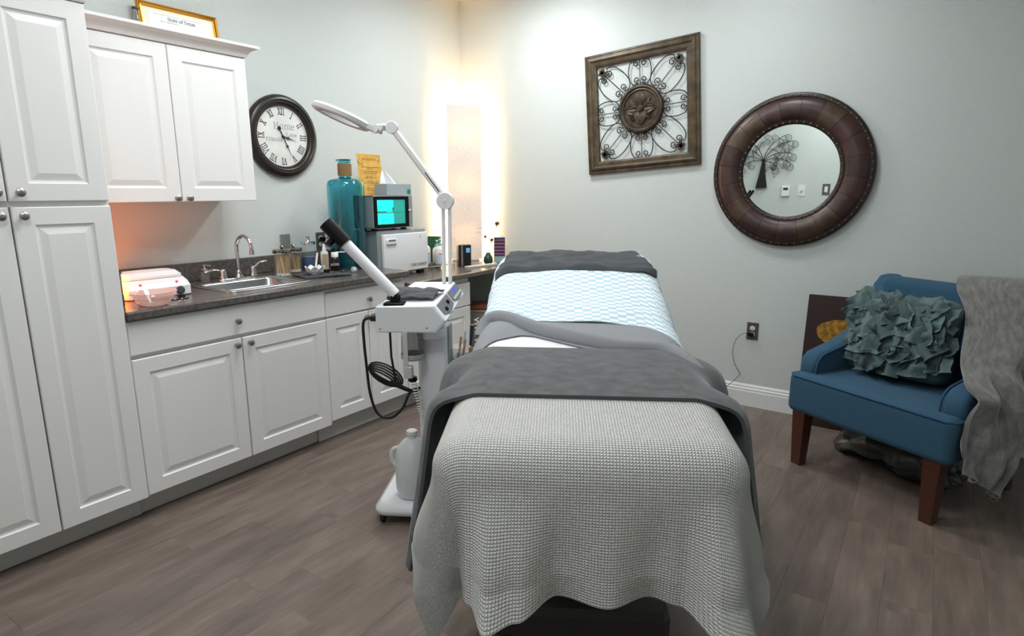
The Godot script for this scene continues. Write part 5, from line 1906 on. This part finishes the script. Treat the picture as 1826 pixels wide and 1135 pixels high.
	for i in 6: tube(st, [Vector3(-0.09, 0.026, -0.13 + i * 0.052), Vector3(0.09, 0.026, -0.13 + i * 0.052)], 0.002, 6)
	for s in [-1, 1]:
		tube(st, [Vector3(s * 0.09, 0.026, -0.14), Vector3(s * 0.09, 0.026, 0.14)], 0.003, 6)
		for q in [-0.135, 0.135]: tube(st, [Vector3(s * 0.09, 0.0, q), Vector3(s * 0.09, 0.028, q)], 0.003, 6)
	part(st, "wires", M.chrome, t)
	for q in [[0.305, 0.645, 0.040, 0.135, "white lotion pump bottle with teal pump standing foremost on the rack"], [0.225, 0.715, 0.036, 0.14, "white lotion pump bottle with blue label next to the towel warmer"], [0.235, 0.600, 0.034, 0.12, "white lotion pump bottle half hidden behind the magnifier post"]]:
		pump_bottle(Vector3(q[0], Y + 0.029, q[1]), q[2], q[3], q[4])
	# green bag and peach jar behind the bottles
	t = thing("green_gift_bag", "dark green paper bag behind the white pump bottles", "bag", Vector3(0.12, Y, 0.50), 0.5)
	st = S()
	loft(st, [rrect(0.09, 0.06, 0.004, 0.0), rrect(0.092, 0.062, 0.004, 0.1), rrect(0.10, 0.05, 0.004, 0.215)], true, false, -1)
	part(st, "bag", mat(rgb(28, 84, 50), 0.45), t)
	t = thing("peach_bottle", "round peach bottle with black pump behind the lotion bottles", "bottle", Vector3(0.11, Y, 0.635))
	st = S()
	lathe(st, [Vector2(0, 0), Vector2(0.035, 0), Vector2(0.042, 0.03), Vector2(0.044, 0.14), Vector2(0.036, 0.18), Vector2(0.014, 0.205), Vector2(0, 0.206)], 24)
	part(st, "body", mat(rgb(226, 186, 140), 0.3), t)
	st = S()
	lathe(st, [Vector2(0.014, 0.204), Vector2(0.014, 0.22), Vector2(0.005, 0.222), Vector2(0.005, 0.242), Vector2(0.012, 0.243), Vector2(0.012, 0.252), Vector2(0, 0.252)], 16)
	tube(st, [Vector3(0, 0.247, 0), Vector3(0.02, 0.248, 0.012), Vector3(0.032, 0.243, 0.018)], 0.005, 8)
	part(st, "pump", M.black, t)
	# black speaker box with a blue display
	t = thing("black_speaker", "small upright black speaker with a blue display beside the corner lamp", "speaker", Vector3(0.375, Y, 0.455), 0.95)
	st = S()
	box(st, Vector3(0, 0.081, 0), Vector3(0.098, 0.162, 0.06), 0.003)
	part(st, "body", mat(rgb(26, 20, 20), 0.25), t)
	st = S()
	box(st, Vector3(-0.022, 0.081, 0.0305), Vector3(0.014, 0.156, 0.002), 0)
	part(st, "side_strip", mat(rgb(150, 146, 142), 0.3, 0.6), t)
	st = S()
	box(st, Vector3(0.024, 0.122, 0.0305), Vector3(0.030, 0.034, 0.002), 0)
	part(st, "display_screen", glow(rgb(96, 150, 205), 0.5), t)
	# white tray
	t = thing("white_tray", "long narrow white tray at the front of the desk by the corner", "tray", Vector3(0.50, Y, 0.40), -0.2)
	st = S()
	loft(st, [rrect(0.05, 0.30, 0.012, 0.0), rrect(0.056, 0.306, 0.012, 0.012), rrect(0.05, 0.30, 0.01, 0.012), rrect(0.044, 0.294, 0.01, 0.004)], true, true, -1)
	part(st, "tray", mat(rgb(226, 222, 220), 0.3), t)
	t = thing("glass_marble", "small round glass bead at the end of the white tray", "ornament", Vector3(0.535, Y + 0.016, 0.275))
	st = S()
	lathe(st, [Vector2(0, -0.011), Vector2(0.008, -0.008), Vector2(0.011, 0), Vector2(0.008, 0.008), Vector2(0, 0.011)], 16)
	part(st, "bead", glass(rgb(240, 240, 240), 0.3), t)
	# bud vase with dried seed heads
	t = thing("bud_vase", "squat dark green bud vase holding dried brown stems", "vase", Vector3(0.44, Y, 0.235))
	st = S()
	lathe(st, [Vector2(0, 0), Vector2(0.026, 0), Vector2(0.036, 0.02), Vector2(0.036, 0.05), Vector2(0.022, 0.07), Vector2(0.017, 0.08), Vector2(0.020, 0.085)], 24)
	part(st, "body", mat(rgb(40, 66, 58), 0.2), t)
	t = thing("dried_stems", "dried brown seed heads on thin stems in the bud vase", "dried flowers", Vector3(0.44, Y + 0.01, 0.235))
	for q in [[0.02, 0.175, -0.02, 0.016], [-0.035, 0.20, -0.01, 0.015], [0.05, 0.30, -0.05, 0.022]]:
		var p := Vector3(q[0], q[1], q[2])
		st = S()
		tube(st, catmull([Vector3(0, 0.01, 0), Vector3(q[0] * 0.3, q[1] * 0.5, q[2] * 0.3), p], 6), 0.0016, 5)
		var stem := part(st, "stem", mat(rgb(92, 70, 38), 0.8), t)
		st = S()
		for i in 26:
			var a := i * 2.4
			var e := 1.0 - 2.0 * (i + 0.5) / 26
			var d := Vector3(cos(a) * sqrt(1 - e * e), e, sin(a) * sqrt(1 - e * e))
			tube(st, [p + d * q[3] * 0.25, p + d * q[3] * (1.4 if i % 5 == 0 else 1.0)], [0.004, 0.0008], 4)
		part(st, "seed_head", mat(rgb(96, 48, 26), 0.8), stem)
	for q in [[-0.09, 0.235, 0.03], [0.10, 0.21, -0.06], [-0.05, 0.27, 0.06]]:
		st = S()
		tube(st, catmull([Vector3(0, 0.05, 0), Vector3(q[0] * 0.25, q[1] * 0.8, q[2] * 0.3), Vector3(q[0] * 0.7, q[1], q[2] * 0.7), Vector3(q[0], q[1] - 0.01, q[2])], 6), 0.0011, 5)
		part(st, "tendril", mat(rgb(118, 88, 44), 0.8), t)
	# boxed product with a striped label
	t = thing("striped_box", "tall purple striped box standing against the wall by the bud vase", "box", Vector3(0.47, Y, 0.125), 0.75)
	st = S()
	box(st, Vector3(0, 0.10, 0), Vector3(0.085, 0.20, 0.03), 0.001)
	part(st, "carton", mat(rgb(58, 48, 98), 0.5), t)
	st = S()
	for i in 5: box(st, Vector3(0, 0.072 + i * 0.027, 0.0155), Vector3(0.08, 0.008, 0.001), 0)
	part(st, "printed_stripes", mat(rgb(172, 110, 98), 0.5), t)
	st = S()
	box(st, Vector3(0, 0.028, 0.0155), Vector3(0.082, 0.05, 0.001), 0)
	part(st, "printed_panel", mat(rgb(150, 182, 172), 0.5), t)
	# paper panel lamp standing across the corner
	t = thing("corner_panel_lamp", "tall translucent paper panel lamp standing across the room corner", "lamp", Vector3(0.145, Y, 0.145), PI / 4)
	var paper := mat(rgb(236, 228, 221), 0.8)
	paper.backlight_enabled = true
	paper.backlight = Color(0.40, 0.39, 0.375)
	relief(tri_map(paper, 6.0, false), noise_tex(0.03, 256, 171, Color.BLACK, Color.WHITE, 2, FastNoiseLite.TYPE_CELLULAR), 0.25)
	st = S()
	sheet(st, func(u, v):
		var x := lerpf(-0.135, 0.135, u)
		return Vector3(x, lerpf(0.012, 1.215, v), 0.012 - 0.35 * x * x), 12, 6, 0.003)
	part(st, "shade", paper, t)
	st = S()
	box(st, Vector3(0, 0.006, -0.03), Vector3(0.22, 0.012, 0.10), 0.002)
	tube(st, [Vector3(0, 0.01, -0.045), Vector3(0, 1.1, -0.045)], 0.006, 8)
	part(st, "stand", mat(rgb(200, 196, 190), 0.4), t)
	for y in [0.22, 0.60, 1.0]:
		st = S()
		lathe(st, [Vector2(0, -0.03), Vector2(0.02, -0.024), Vector2(0.03, 0), Vector2(0.02, 0.024), Vector2(0, 0.03)], 16, Transform3D(Basis.IDENTITY, Vector3(0, y, -0.055)))
		part(st, "bulb", glow(rgb(255, 226, 188), 4.0), t)
		lamp(t, Vector3(0, y, -0.055), rgb(255, 206, 150), 0.68, 0.03)
	# bin with folded cloths in the knee space
	t = thing("towel_bin", "pale fabric bin with rust striped cloths under the desk", "bin", Vector3(0.40, 0.0, 0.26), 0.2)
	st = S()
	loft(st, [rrect(0.24, 0.24, 0.04, 0.0), rrect(0.28, 0.28, 0.05, 0.40), rrect(0.27, 0.27, 0.05, 0.47)], true, false, 1)
	part(st, "body", mat(rgb(176, 170, 152), 0.9), t)
	for i in 4:
		st = S()
		soft(st, Vector3(0.01 * i - 0.02, 0.41 + i * 0.032, 0.0), Vector3(0.24 - 0.01 * i, 0.030, 0.23), 0.014, Basis(Vector3.UP, 0.1 * i), 3, 2)
		part(st, "cloth", cloth([rgb(196, 188, 172), rgb(140, 74, 50), rgb(200, 190, 172), rgb(176, 104, 72)][i], 0.95, 0.2), t)

func pump_bottle(at: Vector3, r: float, h: float, label: String) -> void:
	var t := thing("lotion_bottle", label, "bottle", at, 0.9, "lotion bottles on the wire rack")
	var st := S()
	lathe(st, [Vector2(0, 0), Vector2(r - 0.004, 0), Vector2(r, 0.006), Vector2(r, h * 0.8), Vector2(r * 0.8, h * 0.93), Vector2(0.015, h), Vector2(0, h)], 26)
	part(st, "body", mat(rgb(236, 228, 226), 0.3), t)
	st = S()
	lathe(st, [Vector2(r + 0.0005, h * 0.12), Vector2(r + 0.0005, h * 0.5)], 14, Transform3D.IDENTITY, 0.3, 2.4)
	part(st, "paper_label", mat(rgb(196, 212, 222), 0.6), t)
	st = S()
	lathe(st, [Vector2(r + 0.0006, h * 0.55), Vector2(r + 0.0006, h * 0.59)], 10, Transform3D.IDENTITY, 0.7, 2.0)
	part(st, "printed_line", mat(rgb(80, 84, 92), 0.6), t)
	st = S()
	lathe(st, [Vector2(0.015, h), Vector2(0.015, h + 0.018), Vector2(0.005, h + 0.02), Vector2(0.005, h + 0.04), Vector2(0.011, h + 0.041), Vector2(0.011, h + 0.05), Vector2(0, h + 0.051)], 16)
	tube(st, [Vector3(0, h + 0.046, 0), Vector3(0.0, h + 0.047, 0.02), Vector3(0, h + 0.043, 0.034)], 0.005, 8)
	part(st, "pump", mat(rgb(150, 206, 200), 0.35), t)

# ---------- on the wall behind the camera, seen in the mirror ----------
func rear_wall() -> void:
	var Z := 4.4
	var iron := mat(rgb(30, 27, 24), 0.45, 0.5)
	var t := thing("metal_tree", "dark metal tree with curling branches and amber drops reflected in the mirror", "wall art", Vector3(1.414, 1.428, Z))
	# its own axes: x as in the world, y up, z out of the wall is negative here
	var st := S()
	var F := Transform3D(Basis.IDENTITY, Vector3(0, 0, -0.03))
	prism(st, PackedVector2Array([Vector2(-0.072, 0.0), Vector2(0.066, 0.005), Vector2(0.035, 0.18), Vector2(0.018, 0.345), Vector2(-0.012, 0.345), Vector2(-0.035, 0.18)]), -0.012, 0.012, F)
	part(st, "trunk", iron, t)
	var drops := []
	for b in [[0.12, 0.42, 0.60, -1.0], [0.42, 0.44, 0.55, -1.0], [0.80, 0.38, 0.58, -1.0], [1.15, 0.36, 0.56, -1.0], [1.5, 0.22, 0.56, -1.0], [-0.25, 0.44, 0.56, 1.0], [-0.55, 0.40, 0.56, 1.0], [-0.95, 0.36, 0.58, 1.0], [-1.30, 0.30, 0.56, 1.0]]:
		st = S()
		branch(st, Vector2(0.0, 0.335), PI / 2 - b[0], b[1], b[3], 1, drops)
		part(st, "branch", iron, t)
	var amber := [mat(rgb(178, 92, 36), 0.25), mat(rgb(206, 164, 50), 0.25), mat(rgb(150, 66, 30), 0.25)]
	for i in drops.size():
		if i % 4 != 0: continue
		st = S()
		lathe(st, [Vector2(0, -0.036), Vector2(0.008, -0.026), Vector2(0.005, -0.012), Vector2(0, -0.006)], 8, Transform3D(Basis.IDENTITY, Vector3(drops[i].x, drops[i].y, -0.03)))
		part(st, "drop", amber[(i / 4) % 3], t)
	# thermostat and switches
	t = thing("thermostat", "white wall thermostat with a dark display reflected in the mirror", "thermostat", Vector3(1.705, 1.393, Z), PI)
	st = S()
	box(st, Vector3(0, 0, 0.013), Vector3(0.098, 0.132, 0.026), 0.006)
	part(st, "housing", M.plastic, t)
	st = S()
	box(st, Vector3(0.0, 0.026, 0.0265), Vector3(0.056, 0.03, 0.001), 0)
	part(st, "display", mat(rgb(44, 50, 54), 0.2), t)
	t = thing("dimmer_switch", "white wall plate with a round dimmer dial reflected in the mirror", "switch", Vector3(1.886, 1.400, Z), PI)
	st = S()
	box(st, Vector3(0, 0, 0.003), Vector3(0.086, 0.134, 0.006), 0.003)
	part(st, "plate", M.plastic, t)
	st = S()
	lathe(st, [Vector2(0.018, 0.006), Vector2(0.016, 0.018), Vector2(0, 0.019)], 20, Transform3D(Basis(Vector3.RIGHT, PI / 2), Vector3.ZERO))
	part(st, "dial", mat(rgb(210, 210, 206), 0.4), t)
	t = thing("rocker_switch", "rocker light switch in a dark steel plate reflected in the mirror", "switch", Vector3(2.16, 1.413, Z), PI)
	st = S()
	box(st, Vector3(0, 0, 0.003), Vector3(0.084, 0.132, 0.006), 0.003)
	part(st, "plate", mat(rgb(104, 99, 92), 0.35, 0.4), t)
	st = S()
	box(st, Vector3(0, 0, 0.008), Vector3(0.036, 0.07, 0.006), 0.002)
	part(st, "rocker", M.plastic, t)
	t = thing("unidentified_item", "unidentified black two-pronged hook beside the metal tree in the mirror", "item", Vector3(1.27, 1.352, Z), PI)
	st = S()  # stand-in for an unidentified black object, given an invented two-pronged shape
	for s in [-1, 1]: tube(st, [Vector3(s * 0.018 + 0.03, -0.05, 0.012), Vector3(s * 0.018, 0.0, 0.012), Vector3(s * 0.018 - 0.03, 0.05, 0.012)], 0.012, 10)
	part(st, "prongs", M.black, t)

func branch(st: SurfaceTool, at: Vector2, dir: float, length: float, curl: float, depth: int, drops: Array) -> void:
	# a gently bent stroke that ends in a wide curl, with smaller strokes leaving it on both sides
	var pts := []
	var p := at
	var a := dir
	var n := 14
	for i in n:
		pts.append(Vector3(p.x, p.y, -0.03 - 0.002 * depth))
		p += Vector2(cos(a), sin(a)) * length / n
		a += curl * 0.085
		if depth > 0 and i in [4, 7, 10, 12]:
			var side := -1.0 if i % 2 == 0 else 1.0
			branch(st, p, a + side * 0.75, length * (0.42 - 0.018 * i), side, depth - 1, drops)
	var R := 0.046 if depth > 0 else 0.034
	var m := 34
	for i in m:
		var k := float(i) / (m - 1)
		var r := R * (1.0 - 0.78 * k)
		var da := TAU * 1.7 / m
		pts.append(Vector3(p.x, p.y, -0.03 - 0.002 * depth))
		p += Vector2(cos(a), sin(a)) * r * da
		a += curl * da
	tube(st, pts, [0.0028 + 0.0016 * depth, 0.0018], 5)
	drops.append(Vector2(p.x, p.y - R))
